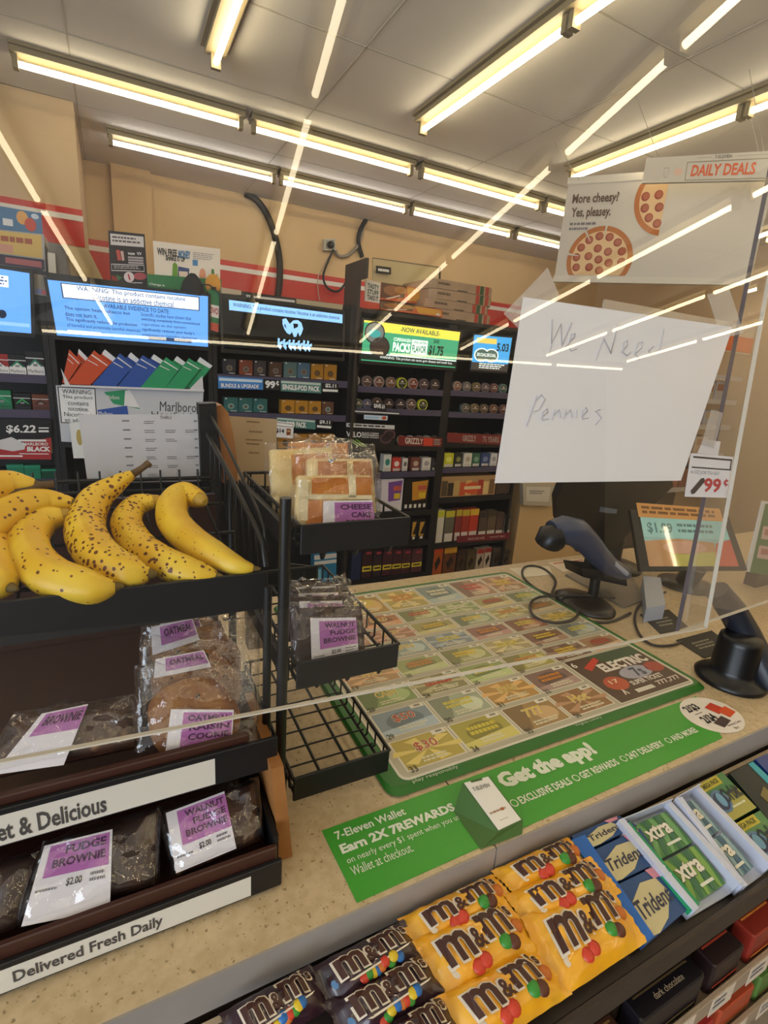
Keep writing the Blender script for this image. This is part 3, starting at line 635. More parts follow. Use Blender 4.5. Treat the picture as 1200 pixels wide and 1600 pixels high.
for a, b, t, c, tp, l in ((675, 695, 800, '#d8d6c8', '#c8cc40', 'white with yellow top'), (697, 711, 800, '#6a665a', '#c8c038', 'grey with yellow top'), (713, 722, 798, '#8a3a34', '#c8b038', 'left maroon'), (723, 734, 798, '#a8382e', '#c8b038', 'middle red'), (735, 748, 797, '#c8402c', '#e0b838', 'bright red'), (750, 762, 802, '#5a4a40', '#3a3430', 'brown'), (763, 776, 800, '#6a5a48', '#4a4030', 'taupe'), (777, 788, 803, '#5c4640', '#4a3a38', 'dusky brown'), (789, 799, 806, '#6a6460', '#4a4644', 'grey')):
    pack('cigar_pouch', '%s cigar pouch on the shelf with the red lip in right bay' % l, 'pouch', X(a, 825), X(b, 825), z_ + .009, Z(a, t), c, tp, deco=lambda m, q: m.rect(q, .06, .72, .94, .98, C('#dcd6d0'), .0009), group='cigar pouches over the red lip')
def f_(m, q): m.text(q, 'black and mild', .2, .3, .5, .7, C('#d8c0b8'), .0); m.text(q, 'wood tips', .6, .3, .9, .7, C('#d8c0b8'), .0)
strip([(714, 838), (797, 832), (796, 842), (714, 848)], 'dark red shelf strip under the cigar pouches', '#7a2630', f_)
z_ = Z(740, 897)
for a, b, t, c, tp, l in ((673, 693, 857, '#b4541e', '#d8501c', 'orange'), (695, 714, 858, '#6a3c1e', '#d8a030', 'brown and orange'), (716, 729, 862, '#4a3226', '#3a2a22', 'dark brown'), (731, 744, 862, '#5c4c30', '#4a3e28', 'olive'), (746, 757, 860, '#b8a898', '#a83a34', 'pale'), (758, 768, 858, '#c8bab0', '#a0302c', 'white and red'), (770, 784, 858, '#3a3634', '#4a4440', 'charcoal'), (786, 797, 862, '#4a4038', '#3a322c', 'dusky')):
    pack('tobacco_pouch', '%s pouch on the lowest visible shelf of the right bay' % l, 'pouch', X(a, 880), X(b, 880), z_ + .009, Z(a, t), c, tp, deco=lambda m, q: m.poly(q, [(.2, .55), (.6, .3), (.8, .5), (.4, .8)], C('#2a1c14'), .0009), group='pouches on the lowest right shelf')
z_ = Z(600, 904)
for i, (a, b, c) in enumerate(((551, 566, '#22305a'), (568, 583, '#3c2228'), (585, 598, '#33202a'), (600, 614, '#4a2430'), (615, 629, '#43222c'), (630, 643, '#4a2630'), (645, 661, '#56303a'))):
    pack('tobacco_pouch', '%s maroon pouch with a yellow tag, lowest shelf left bay' % ORD[i - 1] if i else 'dark blue pouch at the left end of the lowest shelf', 'pouch', X(a, 880), X(b, 880), z_ + .009, Z(a, 860), c, deco=(lambda m, q: (m.rect(q, .02, .58, .98, .76, YEL, .0009), m.rect(q, .15, .64, .85, .7, INK, .0013), m.disc(q, .6, .14, .3, .05, C('#a83848')))) if i else None, group='pouches on the lowest left shelf')
def f_(m, q): m.rect(q, .01, .1, .42, .2, C('#a8a49c')); m.text(q, 'Swisher Sweets', .04, .35, .36, .75, C('#b09a70'), .0); m.rect(q, .45, .2, .78, .85, C('#8a5a3a')); m.text(q, 'Dutch', .5, .3, .7, .75, C('#e0c8a0'), .01, .0012); m.rect(q, .8, .25, .99, .75, C('#d8d4cc'))
strip([(541, 914), (664, 900), (662, 912), (541, 926)], 'dark label strip along the bottom of the left bay', '#15120f', f_)
m = MB(); q = qY([(491, 868), (526, 864), (525, 908), (491, 912)], YC + .0); m.slab(q, .06, C('#2c86b8')); m.rect(q, 0, .0, 1, .16, C('#dcdcdc')); m.rect(q, .0, .22, 1, .34, C('#e4e4e4')); m.rect(q, .1, .5, .3, .95, C('#8ac8ea'), .001)
tag(m.build('display_carton'), 'bright blue and white carton low behind the brownie basket', 'carton')

# things on top of the cabinets
zt_ = lambda px, py: onY(px, py, YC + .1)
q = qY([(169, 360), (226, 366), (231, 447), (173, 447)], YC + .05)
m = MB(); m.slab(q, .006, C('#1f191c')); m.rect(q, .05, .05, .96, .25, C('#d0ccce')); m.lines(q, .1, .09, .92, .22, 2, C('#55484e'), .001)
m.poly(q, [(.18, .34), (.28, .33), (.32, .52), (.22, .53)], C('#b84a44'), .001); m.poly(q, [(.3, .35), (.38, .35), (.4, .52), (.34, .53)], C('#c8a8a0'), .001)
m.text(q, 'vuse  VV', .5, .35, .88, .41, wq, .02); 
for i in range(3): m.rect(q, .5, .44 + .05 * i, .92, .475 + .05 * i, C('#a8a0a4'))
m.rect(q, .04, .59, .93, .72, C('#d0ccce')); m.rect(q, .05, .605, .92, .705, INK, .0009); m.lines(q, .1, .62, .88, .69, 2, C('#b0aab0'), .0013)
m.poly(q, [(.03, .8), (.25, .84), (.15, .96), (.03, .95)], C('#8a2f2a'), .001); m.poly(q, [(.15, .78), (.32, .84), (.2, .9)], C('#2c6a3a'), .0012); m.disc(q, .5, .83, .14, .1, C('#d8ccd0'), .001); m.poly(q, [(.46, .77), (.5, .77), (.54, .88), (.5, .89)], C('#b8363a'), .0014); m.disc(q, .8, .81, .19, .07, C('#a84a50'), .0009); m.lines(q, .3, .93, .85, .99, 2, wq, .001)
tag(m.build('advert_poster'), 'black advert poster standing on the cabinet left of the white poster', 'poster')
q = qY([(239, 376), (344, 389), (344, 438), (242, 432)], YC + .06)
m = MB(); m.slab(q, .005, C('#e6dcd0')); m.text(q, 'WIN FREE', .05, .18, .34, .38, C('#3a3630'), .04); m.text(q, 'MONEY', .36, .18, .54, .42, C('#3a78a8'), .05); m.text(q, 'SHAKE IT UP', .17, .36, .46, .52, C('#2c2a26'), .05)
m.lines(q, .58, .2, .92, .42, 4, GREYT, .001, .35); m.poly(q, [(.27, .62), (.3, .54), (.34, .62), (.34, 1.1), (.25, 1.1)], C('#6a9a2c'), .0014)
m.poly(q, [(.35, .66), (.52, .7), (.5, 1.05), (.34, 1.02)], C('#3a4a7a'), .001); m.rect(q, .36, .8, .49, .96, C('#e0c8b8'), .0013); m.rect(q, .57, .42, .65, .6, C('#4a88b8'), .001); m.disc(q, .72, .86, .05, .2, C('#e09a78'), .001)
m.poly(q, [(.86, .66), (.9, .66), (.91, .85), (.96, .8), (.92, .98), (.94, 1.12), (.9, 1.02), (.82, 1.08), (.86, .9)], C('#4a7a34'), .001); m.rect(q, .03, 1.0, .32, 1.12, C('#d8603c'), .0008)
tag(m.build('promo_poster'), 'white promotional poster standing on the cabinet beside the black poster', 'poster')
q = qY([(230, 428), (346, 437), (346, 470), (231, 452)], YC + .03)
m = MB(); m.slab(q, .02, C('#2f7a48')); m.text(q, 'Change it', .02, .55, .22, .72, wq, .02); m.disc(q, .88, .25, .11, .5, C('#d89a3a'), .001)
tag(m.build('green_carton'), 'green carton lying on the cabinet under the white poster', 'carton')
m = MB(); c = onY(302, 442, YC - .02)
m.loft([[(c.x + .05 * s_ * math.cos(t) * (1 + .15 * math.sin(3 * t)), YC - .01 + .02 * s_ * math.sin(t), c.z + h) for t in [2 * math.pi * k / 14 for k in range(14)]] for s_, h in ((.9, -.05), (1, -.03), (.85, .0), (.5, .025), (.2, .04))], mat('black_cloth', '#141318', .8), True)
m.tube([(c.x + .02, YC - .02, c.z), (c.x + .07, YC - .02, c.z + .0), (c.x + .11, YC - .02, c.z - .03), (c.x + .12, YC - .02, c.z - .07)], .003, BLKP, 6)
tag(m.build('black_pouch'), 'small black cloth pouch slumped on the cabinet before the white poster', 'pouch')
q = qY([(326, 452), (343, 455), (341, 519), (327, 515)], YC - .01)
m = MB(); m.slab(q, .01, C('#2f7a48')); m.rect(q, 0, .36, 1, .66, C('#e6e0dc')); m.text(q, 'OVO', .05, .42, .95, .58, C('#b8363a'), .03); m.rect(q, 0, .8, 1, 1, C('#c8503a'))
tag(m.build('hanging_card'), 'narrow green and white card between the two wide screens', 'card')
q = qY([(346, 449), (377, 454), (377, 461), (346, 458)], YC - .012); m = MB(); m.slab(q, .03, C('#b8a890')); tag(m.build('wood_strip'), 'short pale strip on top of the cabinet corner left of the black screen', 'strip')
q = qY([(381, 458), (462, 467), (462, 475), (381, 466)], YC - .02); m = MB(); m.slab(q, .04, BLKP); m.text(q, '99', .04, .2, .12, .8, wq, .02); m.rect(q, .18, .3, .98, .75, C('#c8c4c0'))
tag(m.build('header_bar'), 'black header bar with a grey strip above the black emblem screen', 'header')
q = qY([(463, 467), (536, 476), (535, 484), (463, 475)], YC - .01); m = MB(); m.slab(q, .03, C('#b0a284')); tag(m.build('header_bar'), 'tan header bar right of the black header bar', 'header')
# left edge clutter above the first screen
q = qY([(-40, 315), (64, 333), (67, 368), (-38, 352)], 3.2); m = MB(); m.slab(q, .01, C('#4a7aa8')); m.disc(q, .7, .35, .09, .3, C('#e0a860')); m.disc(q, .82, .6, .09, .3, C('#c84a3a'), .001); m.rect(q, .4, .5, .55, .8, C('#e0e4ea'), .0008); m.disc(q, .9, .2, .06, .12, C('#c8d8e8'), .0012)
tag(m.build('drink_picture'), 'blue picture of cold drinks at the left edge below the red stripe', 'picture')
q = qY([(-60, 352), (68, 366), (74, 460), (-56, 440)], 3.02); r = T('drink_machine', 'pale machine front with yellow pictures at the left edge', 'machine', q.P(.5, 1))
m = MB(); m.slab(q, .25, C('#a8a8ac', .3)); m.build('body', r); m = MB(); m.rect(q, .0, .02, .97, .4, C('#d8b868')); m.lines(q, .3, .1, .9, .2, 1, C('#a85a3a'), .001, .9); m.rect(q, .3, .24, .6, .38, C('#d8a08a'), .001); m.rect(q, 0, .42, .99, .6, C('#3a3248'), .001); m.rect(q, .5, .46, .95, .56, C('#b86a70'), .0014); m.rect(q, .2, .66, .98, .8, C('#c8c8cc'), .001); m.build('picture_panel', r)
q = qY([(75, 378), (101, 384), (106, 438), (79, 434)], 3.04); m = MB(); m.slab(q, .3, C('#6a6460')); tag(m.build('grey_panel'), 'dark grey panel beside the pale drink machine', 'panel')
q = qY([(74, 394), (86, 396), (88, 430), (76, 429)], 3.02); m = MB(); m.slab(q, .01, C('#d8d2c6')); tag(m.build('notice_card'), 'small white notice on the dark grey panel', 'notice')
q = qY([(101, 384), (137, 388), (163, 440), (106, 438)], 3.3); m = MB(); m.slab(q, .2, C('#c9b48c')); tag(m.build('cream_panel'), 'cream panel standing between the grey panel and the black poster', 'panel')
q = qY([(50, 427), (72, 431), (73, 463), (53, 460)], YC - .0); m = MB(); m.slab(q, .02, C('#8a8070')); m.rect(q, .1, .7, 1, .95, C('#6a78a8')); m.rect(q, .6, .72, 1, .93, C('#b85a5a'), .001); tag(m.build('tag_card'), 'grey tag card between the two blue screens', 'card')

# ---- pizza boxes and wing cartons on top of the wide cabinet
KR = noise_mat('kraft_card', '#a88e74', '#9f866c', 12, .8)
Yp = YC + .06
x0, x1 = onY(672, 470, Yp).x, onY(772, 470, Yp).x
tops = [443, 458, 474, 488, 505]
zz = [onY(730, y, Yp).z for y in tops]; zz[-1] = zDt + .001
for i in range(4):
    zb_, zt2 = zz[i + 1] + .001, zz[i] - .001; dx = (.0, .004, -.012, .01)[i]
    r = T('pizza_box', 'kraft pizza box, %s of the stack of four on the wide cabinet' % ('topmost', 'second from the top', 'third from the top', 'lowest')[i], 'pizza box', ((x0 + x1) / 2 + dx, Yp + .17, zb_), 'stacked pizza boxes')
    m = MB(); a, b = x0 + dx, x1 + dx; ch = .035
    oc = [(a, Yp + ch), (a + ch, Yp), (b - ch, Yp), (b, Yp + ch), (b, Yp + .34), (a, Yp + .34)]
    m.loft([[(x, y, zb_) for x, y in oc], [(x, y, zt2) for x, y in oc]], KR); m.build('carton', r)
    m = MB(); q = qBox(a + ch, b - ch, zb_, zt2, Yp)
    for u, c in ((.72, '#a8402c'), (.8, '#39502f'), (.9, '#a8402c')): m.rect(q, u, .02, u + .07, .98, C(c, .7), .0008)
    m.rect(q, .38, .85, .56, .96, C('#3a2c22'), .001); m.lines(q, .02, .3, .3, .6, 1, C('#5a4636'), .001, .8); m.build('print', r)
def wing_box(px, label, y, cols):
    q = qY(px, y); m = MB(); m.slab(q, .12, C('#d0683a'))
    m.poly(q, [(.0, .0), (.55, .0), (.5, .75), (.0, .9)], C(cols[0])); m.disc(q, .25, .4, .2, .3, C(cols[1]), .001); m.disc(q, .42, .3, .14, .22, C(cols[2]), .0014)
    m.poly(q, [(.55, .05), (.98, .1), (.98, .8), (.6, .9)], C('#d8a040'), .001); m.poly(q, [(.1, .9), (.4, .6), (.42, .66), (.16, .95)], C('#e8dcd0'), .0016); m.text(q, '6', .88, .55, .96, .85, wq, .04, .0018)
    tag(m.build('wing_carton'), label, 'carton', 'picture cartons on the wide cabinet')
q = qY([(571, 436), (595, 442), (593, 474), (570, 470)], Yp - .03); m = MB(); m.slab(q, .006, C('#d8d0c4'))
for i, t in enumerate(('TASTY', 'STUFF', 'TAKE IT')): m.text(q, t, .15, .15 + i * .27, .9, .38 + i * .27, C('#3a4a40') if i < 2 else INK, .03)
m.rect(q, 0, 1, 1, 1.3, C('#c8442c'), .0)
tag(m.build('card_sign'), 'white card sign in front of the picture cartons', 'sign')
wing_box([(596, 441), (667, 452), (666, 476), (594, 468)], 'orange food picture carton at the back on the wide cabinet', Yp + .13, ('#6a4a34', '#9a6a40', '#b88850'))
wing_box([(594, 470), (690, 484), (692, 496), (594, 483)], 'orange food picture carton at the front edge of the wide cabinet', Yp - .02, ('#70503a', '#a87040', '#c09050'))
# dim lean-to panel with small black sign behind the cartons
q = qY([(583, 403), (688, 418), (686, 470), (583, 440)], 3.6); m = MB(); m.slab(q, .02, C('#bfae86')); m.rect(q, -.01, -.02, 1.01, .02, C('#6a5c44')); m.rect(q, .98, 0, 1.01, 1, C('#3a2c20')); tag(m.build('wall_board'), 'tan framed board hanging behind the picture cartons', 'board')
q = qY([(588, 415), (611, 418), (611, 429), (588, 426)], 3.58); m = MB(); m.slab(q, .006, C('#1a1712')); m.lines(q, .12, .35, .9, .75, 1, wq, .001, .9); tag(m.build('name_plate'), 'small black name plate on the tan board', 'sign')

# ---- cables and socket on the back wall
YWc = YW - .03
def cable(px, r_, label, mt, y=YWc, name='cable'):
    pts = [onY(a, b, y) for a, b in px]; out = []
    for i in range(len(pts) - 1):      # Catmull-Rom
        p = [pts[max(i - 1, 0)], pts[i], pts[i + 1], pts[min(i + 2, len(pts) - 1)]]
        for k in range(5):
            t = k / 5; out.append(.5 * ((2 * p[1]) + (p[2] - p[0]) * t + (2 * p[0] - 5 * p[1] + 4 * p[2] - p[3]) * t * t + (3 * p[1] - p[0] - 3 * p[2] + p[3]) * t ** 3))
    out.append(pts[-1]); m = MB(); m.tube(out, r_, mt, 8); return tag(m.build(name), label, 'cable')
RIB = mat('black_flex', '#171412', .6)
cable([(383, 302), (400, 312), (417, 335), (430, 370), (437, 410), (436, 450), (431, 475)], .028, 'thick black flexible conduit curving down the wall above the black screen', RIB)
cable([(572, 343), (563, 360), (560, 378), (566, 402)], .02, 'short thick black conduit dropping to the dark end board', RIB)
cable([(569, 347), (561, 380), (545, 398), (530, 400), (523, 390)], .014, 'grey metal conduit looping from the ceiling to the socket', mat('grey_conduit', '#8a8274', .4))
cable([(521, 390), (512, 410), (505, 432), (512, 450), (528, 455), (540, 442)], .01, 'black power cord hanging from the wall socket', BLKP, YWc - .03)
cable([(513, 400), (498, 430), (497, 455), (500, 470)], .004, 'thin pale wire hanging left of the power cord', C('#b8a898'))
q = qY([(507, 373), (524, 373), (525, 391), (507, 391)], YW - .06)
r = T('wall_socket', 'square metal socket box with a black plug on the back wall', 'socket', q.P(.5, 1))
m = MB(); m.slab(q, .058, C('#b8b4a4', .35)); m.rect(q, .1, .1, .9, .9, C('#8a8678', .3)); m.build('box', r)
m = MB(); m.lathe(q.P(.5, .55, .001), (0, -1, 0), [(.03, 0), (.03, .03), (.015, .05)], BLKP, 12); m.build('plug', r)
# ---------------------------------------------------------------- checkout counter
ZC = .93; YF = .36; YBk = 1.125; XS = .379
r = T('checkout_counter', 'long tan speckled checkout counter with a grey front edge and a seam', 'counter', (.4, .7, 0))
for a, b in ((-1.3, XS - .0012), (XS + .0012, 2.6)):
    m = MB(); m.box(a, b, YF + .0015, YBk, ZC - .043, ZC, COUNTER, .0)
    m.box(a, b, YF - .001, YF + .0014, ZC - .0445, ZC - .0012, EDGE); m.build('countertop', r)
m = MB(); m.box(-1.3, 2.6, YF + .012, YBk - .03, 0, ZC - .044, mat('counter_front', '#5a4d44', .6)); m.build('body', r)

# ---------------------------------------------------------------- green app banner lying on the counter front
r = T('app_banner', 'bright green banner sticker along the counter front inviting to get the app', 'banner', (.55, .415, ZC + .0005))
qb = Q((.192, .464, ZC + .0012), (.935, .464, ZC + .0012), (.862, .372, ZC + .0012), (.196, .3665, ZC + .0012))
m = MB(); m.slab(qb, .001, GREEN); m.build('sheet', r)
qf = qFlat(0, 1, 0, 1, ZC + .0014)     # text placed by its place on the counter (x, 1-y)
def ct(m, t, x0, x1, y0, y1, mt, b=0, sh=0): m.text(qf, t, x0, 1 - y1, x1, 1 - y0, mt, b, .0004, sh)
m = MB(); LW = C('#dfe6d4')
ct(m, '7-Eleven Wallet', .204, .300, .444, .4555, LW, .02)
ct(m, 'Earn 2X 7REWARDS points', .203, .415, .4205, .437, LW, .045)
ct(m, 'on nearly every $1 spent when you use your', .204, .388, .408, .4185, LW, .0); ct(m, 'Wallet at checkout.', .204, .283, .3945, .406, LW, .0)
m.build('lettering', r); m = MB()
ct(m, 'Get the app!', .4475, .632, .4195, .4545, LW, .06)
for x0, x1, t in ((.452, .547, 'EXCLUSIVE DEALS'), (.567, .645, 'GET REWARDS'), (.668, .752, '24/7 DELIVERY'), (.775, .838, 'AND MORE!')):
    ct(m, t, x0, x1, .397, .409, LW, .03)
    m.disc(qf, x0 - .009, 1 - .403, .006, .006, LW, .0004, 14); m.disc(qf, x0 - .009, 1 - .403, .0045, .0045, GREEN, .0006, 14)
m.build('lettering', r)
# raised wedge with the phone picture standing on the banner
r = T('phone_wedge', 'dark green raised wedge with a white phone picture on the green banner', 'display', (.4, .41, ZC + .0013))
zb_ = ZC + .0016
A = [onZ(709, 1268, zb_), onZ(751, 1327, zb_), onZ(816, 1303, zb_)]; A.append(A[0] + A[2] - A[1])
tp = [onZ(*p, ZC + h) for p, h in (((722, 1224), .028), ((778, 1301), .013), ((817, 1282), .013), ((764, 1213), .028))]
m = MB(); order = [A[1], A[2], A[3], A[0]]; tops_ = [tp[1], tp[2], tp[3], tp[0]]
m.loft([order, tops_], mat('moss_green', '#44652f', .4)); m.build('body', r)
q = Q(tp[0], tp[3], tp[2], tp[1])
m = MB(); m.slab(q.sub(.06, .01, .95, .975, .0012), .001, C('#e2ded6')); m.rect(q, .28, .0, .7, .05, mat('moss_green'), .0016)
m.text(q, '7-ELEVEN', .18, .14, .78, .22, C('#6a6a60'), .02, .0016); m.lines(q, .15, .66, .85, .7, 1, C('#9a7a60'), .0015, .9); m.disc(q, .62, .68, .07, .03, C('#a8623c'), .0017); m.lines(q, .3, .84, .7, .87, 1, C('#a8a89c'), .0015)
m.build('phone_picture', r)
# round price sticker
cx, cy = .908, .418
r = MB(); q = qFlat(cx - .057, cx + .057, cy - .047, cy + .047, ZC + .0014)
r.disc(q, .5, .5, .5, .5, C('#e6ded4'), 0, 40); r.add([q.P(.5 + .5 * math.cos(2 * math.pi * k / 40), .5 + .5 * math.sin(2 * math.pi * k / 40), -.0012) for k in range(40)], [tuple(range(40))], C('#e6ded4'))
for t, x0, y0, x1, y1, b in (('2/$3', .18, .14, .48, .34, .04), ('2/$4', .2, .46, .5, .68, .04)): r.text(q, t, x0, y0, x1, y1, INK, b, .0004)
r.lines(q, .22, .38, .42, .42, 1, GREYT, .0004)
r.poly(q, [(.55, .32), (.78, .26), (.86, .5), (.62, .56)], C('#c8432c'), .0004); r.poly(q, [(.66, .5), (.92, .44), (.94, .64), (.7, .7)], C('#d8562c'), .0006); r.poly(q, [(.3, .68), (.6, .6), (.64, .76), (.36, .84)], C('#4a3a38'), .0005)
r.text(q, 'Hershey\'s Candy', .45, .8, .78, .87, C('#5a4a40'), 0, .0004); r.text(q, 'Bars', .5, .89, .6, .95, C('#5a4a40'), 0, .0004)
tag(r.build('round_sticker'), 'round white price sticker on the counter at the end of the green banner', 'sticker')

# ---------------------------------------------------------------- lottery ticket mat
MX0, MX1, MY0, MY1 = .295, .982, .487, 1.068
r = T('lottery_mat', 'big green edged counter mat showing numbered lottery tickets', 'mat', ((MX0 + MX1) / 2, (MY0 + MY1) / 2, ZC))
def rrect(x0, x1, y0, y1, rad, z, n=5):
    pts = []
    for cx_, cy_, a in ((x1 - rad, y0 + rad, -90), (x1 - rad, y1 - rad, 0), (x0 + rad, y1 - rad, 90), (x0 + rad, y0 + rad, 180)):
        pts += [(cx_ + rad * math.cos(math.radians(a + 90 * k / n)), cy_ + rad * math.sin(math.radians(a + 90 * k / n)), z) for k in range(n + 1)]
    return pts
m = MB(); m.loft([rrect(MX0 - .004, MX1 + .004, MY0 - .016, MY1 + .004, .02, ZC + .0022), rrect(MX0, MX1, MY0 - .004, MY1, .02, ZC + .007)], DGREEN)
m.text(qf, 'play responsibly', .33, 1 - .4855, .405, 1 - .478, C('#c8d0b8'), 0, .0069); m.text(qf, 'Virginia Lottery', .64, 1 - .4855, .70, 1 - .479, C('#c8d0b8'), 0, .0069)
m.build('green_border', r)
m = MB(); CR = C('#d6d0bf', .4)
m.loft([rrect(MX0 + .022, MX1 - .012, MY0 + .0, MY1 - .012, .014, ZC + .0072), rrect(MX0 + .022, MX1 - .012, MY0 + .0, MY1 - .012, .014, ZC + .0078)], CR)
m.loft([rrect(MX0 + .026, MX1 - .016, MY0 + .004, MY1 - .016, .012, ZC + .0079), rrect(MX0 + .026, MX1 - .016, MY0 + .004, MY1 - .016, .012, ZC + .008)], C('#b5ae97', .4))
m.build('paper_insert', r)
# printed tickets: five columns
cx0 = [.335, .442, .549, .656, .763, .868, .966]
rows = [(.500, .560), (.571, .628), (.640, .692), (.704, .755), (.766, .817), (.828, .876), (.887, .938), (.949, 1.044)]
TC = [['#b8a23c', '#a8a03a', '#a07a48', '#8a5a34', None], ['#7a92ac', '#a3b09a', '#b8863c', '#7a5a58', None], ['#7d9a5a', '#8a8458', '#8aa05a', '#a8a050', '#6a4a3c'], ['#b88a5a', '#98a468', '#9aa060', '#b0a070', '#7a5240'],
      ['#a89068', '#8aa0a8', '#7a8a9c', '#8a5a54', '#a86a50'], ['#b07a58', '#a06a58', '#a09858', '#8c9a78', '#a8a060'], ['#c08a50', '#b06a44', '#98a068', '#8a9a60', '#a89a5c'], ['#7f9a9a', '#b0863c', '#b8a050', '#7c9098', '#a87a62']]
TT = {(0, 0): '$30', (1, 0): '$50', (2, 0): 'CASH', (1, 2): 'BONUS', (0, 3): 'Hot', (0, 2): '777', (4, 1): 'SPIN', (5, 1): 'LUCKY', (6, 1): 'GOLD', (3, 0): 'WIN'}
NUM = {(0, 0): '33', (0, 1): '34', (0, 2): '35', (0, 3): '36', (1, 0): '29', (1, 1): '30', (1, 2): '31', (1, 3): '32', (2, 0): '28', (2, 1): '24', (2, 2): '25', (2, 3): '26', (2, 4): '27', (3, 0): '19', (3, 1): '20', (3, 2): '21', (3, 3): '22', (3, 4): '23', (4, 0): '18', (4, 1): '14', (4, 2): '15'}
rd = random.Random(11)
tk = MB()
for j, (y0, y1) in enumerate(rows):
    for i in range(6):
        c = TC[j][i] if i < 5 else ('#a08a60', '#8a9a6a', '#a87a58', '#90a0a0', '#b09a58')[j % 5] if j > 1 else None
        if c is None: continue
        c = '#' + ''.join('%02x' % int(int(c[k:k + 2], 16) * .72 + int('b3a684'[k - 1:k + 1], 16) * .28) for k in (1, 3, 5))
        q = qFlat(cx0[i], cx0[i + 1] - (.009 if i < 5 else .004), y0, y1, ZC + .0082)
        tk.rect(q, -.03, -.03, 1.03, 1.0, C('#ddd6c4', .4), 0); tk.rect(q, .0, .0, 1, .97, C(c, .4), .0002)
        d1 = [max(0, v * .6) for v in lin(c)]; D1 = mat('dk' + c, tuple(d1), .4); L1 = mat('lt' + c, tuple(min(1, v * 1.5 + .05) for v in lin(c)), .4)
        if (j + i) % 3 == 0:
            for k in range(6): tk.poly(q, [(.5, .5), (.5 + .6 * math.cos(k * 1.05), .5 + .45 * math.sin(k * 1.05)), (.5 + .6 * math.cos(k * 1.05 + .4), .5 + .45 * math.sin(k * 1.05 + .4))], L1, .0003)
        elif (j + i) % 3 == 1: tk.disc(q, .5, .5, .34, .36, D1, .0003, 24); tk.poly(q, [(0, .75), (1, .6), (1, .97), (0, .97)], L1, .0004)
        else: tk.poly(q, [(0, 0), (.45, 0), (.2, .97), (0, .97)], D1, .0003); tk.disc(q, .72, .55, .22, .3, L1, .0003)
        acc = rd.choice(['#d8b83c', '#c8843a', '#d8d0b0', '#b84a34', '#d0c04a'])
        if (j, i) in TT: tk.text(q, TT[(j, i)], .3, .2, .72, .55, C('#e6dcc4', .4), .04, .0006); tk.text(q, TT[(j, i)], .31, .21, .71, .54, C('#b8543a' if '$' in TT[(j, i)] else '#d8b83c', .4), .01, .0008)
        else: tk.lines(q, .22, .25, .8, .6, 2, C(acc, .4), .0006, .7, .1)
        tk.lines(q, .3, .72, .85, .92, 2, C('#d8d2b4', .4), .0006, .6)
        tk.rect(q, .72, -.02, .98, .15, C('#e0dac8', .4), .0008); tk.lines(q, .8, .02, .92, .1, 1, C('#8a8470'), .001, .9, 0, False)
        if (j, i) in NUM: tk.text(q, NUM[(j, i)], .02, .88, .14, 1.08, C('#5a5646'), .01, .001)
q = qFlat(.768, .962, .496, .634, ZC + .0082)
tk.rect(q, -.012, -.01, 1.012, 1.012, C('#ddd6c4', .4), 0); tk.rect(q, 0, 0, 1, 1, C('#5a4638', .4), .0002); tk.poly(q, [(.3, 0), (1, 0), (1, .2), (.5, .3)], C('#4a5a40', .4), .0003)
tk.text(q, 'ELECTRIC', .28, .22, .95, .42, C('#e2d8cc', .4), .05, .0006); tk.poly(q, [(.12, .22), (.38, .06), (.4, .14), (.16, .32)], C('#c84434', .4), .0006)
tk.disc(q, .6, .56, .22, .14, C('#a8a4b0', .4), .0005); tk.text(q, '7s', .55, .46, .7, .66, C('#4a5060', .4), .03, .0008); tk.disc(q, .22, .66, .14, .15, C('#b8583c', .4), .0007); tk.text(q, '17', .16, .58, .28, .66, C('#e2c8a8', .4), .02, .0009)
tk.disc(q, .88, .56, .12, .12, C('#a84e3c', .4), .0005); tk.text(q, 'SUPER TICKET', .36, .7, .82, .79, C('#e2d8cc', .4), .03, .0009); tk.text(q, '777,777', .62, .83, .96, .93, C('#d8ccc0', .4), .03, .0009); tk.rect(q, .3, .86, .55, .93, C('#d8d0c4', .4), .0009)
tk.poly(q, [(.14, .9), (.18, .78), (.21, .9), (.19, .9), (.18, .84), (.16, .9)], C('#e2d8cc'), .0009)
tk.text(q, '6', .02, .06, .08, .18, C('#d8d0c0'), .03, .0009)
tk.build('ticket_prints', r)

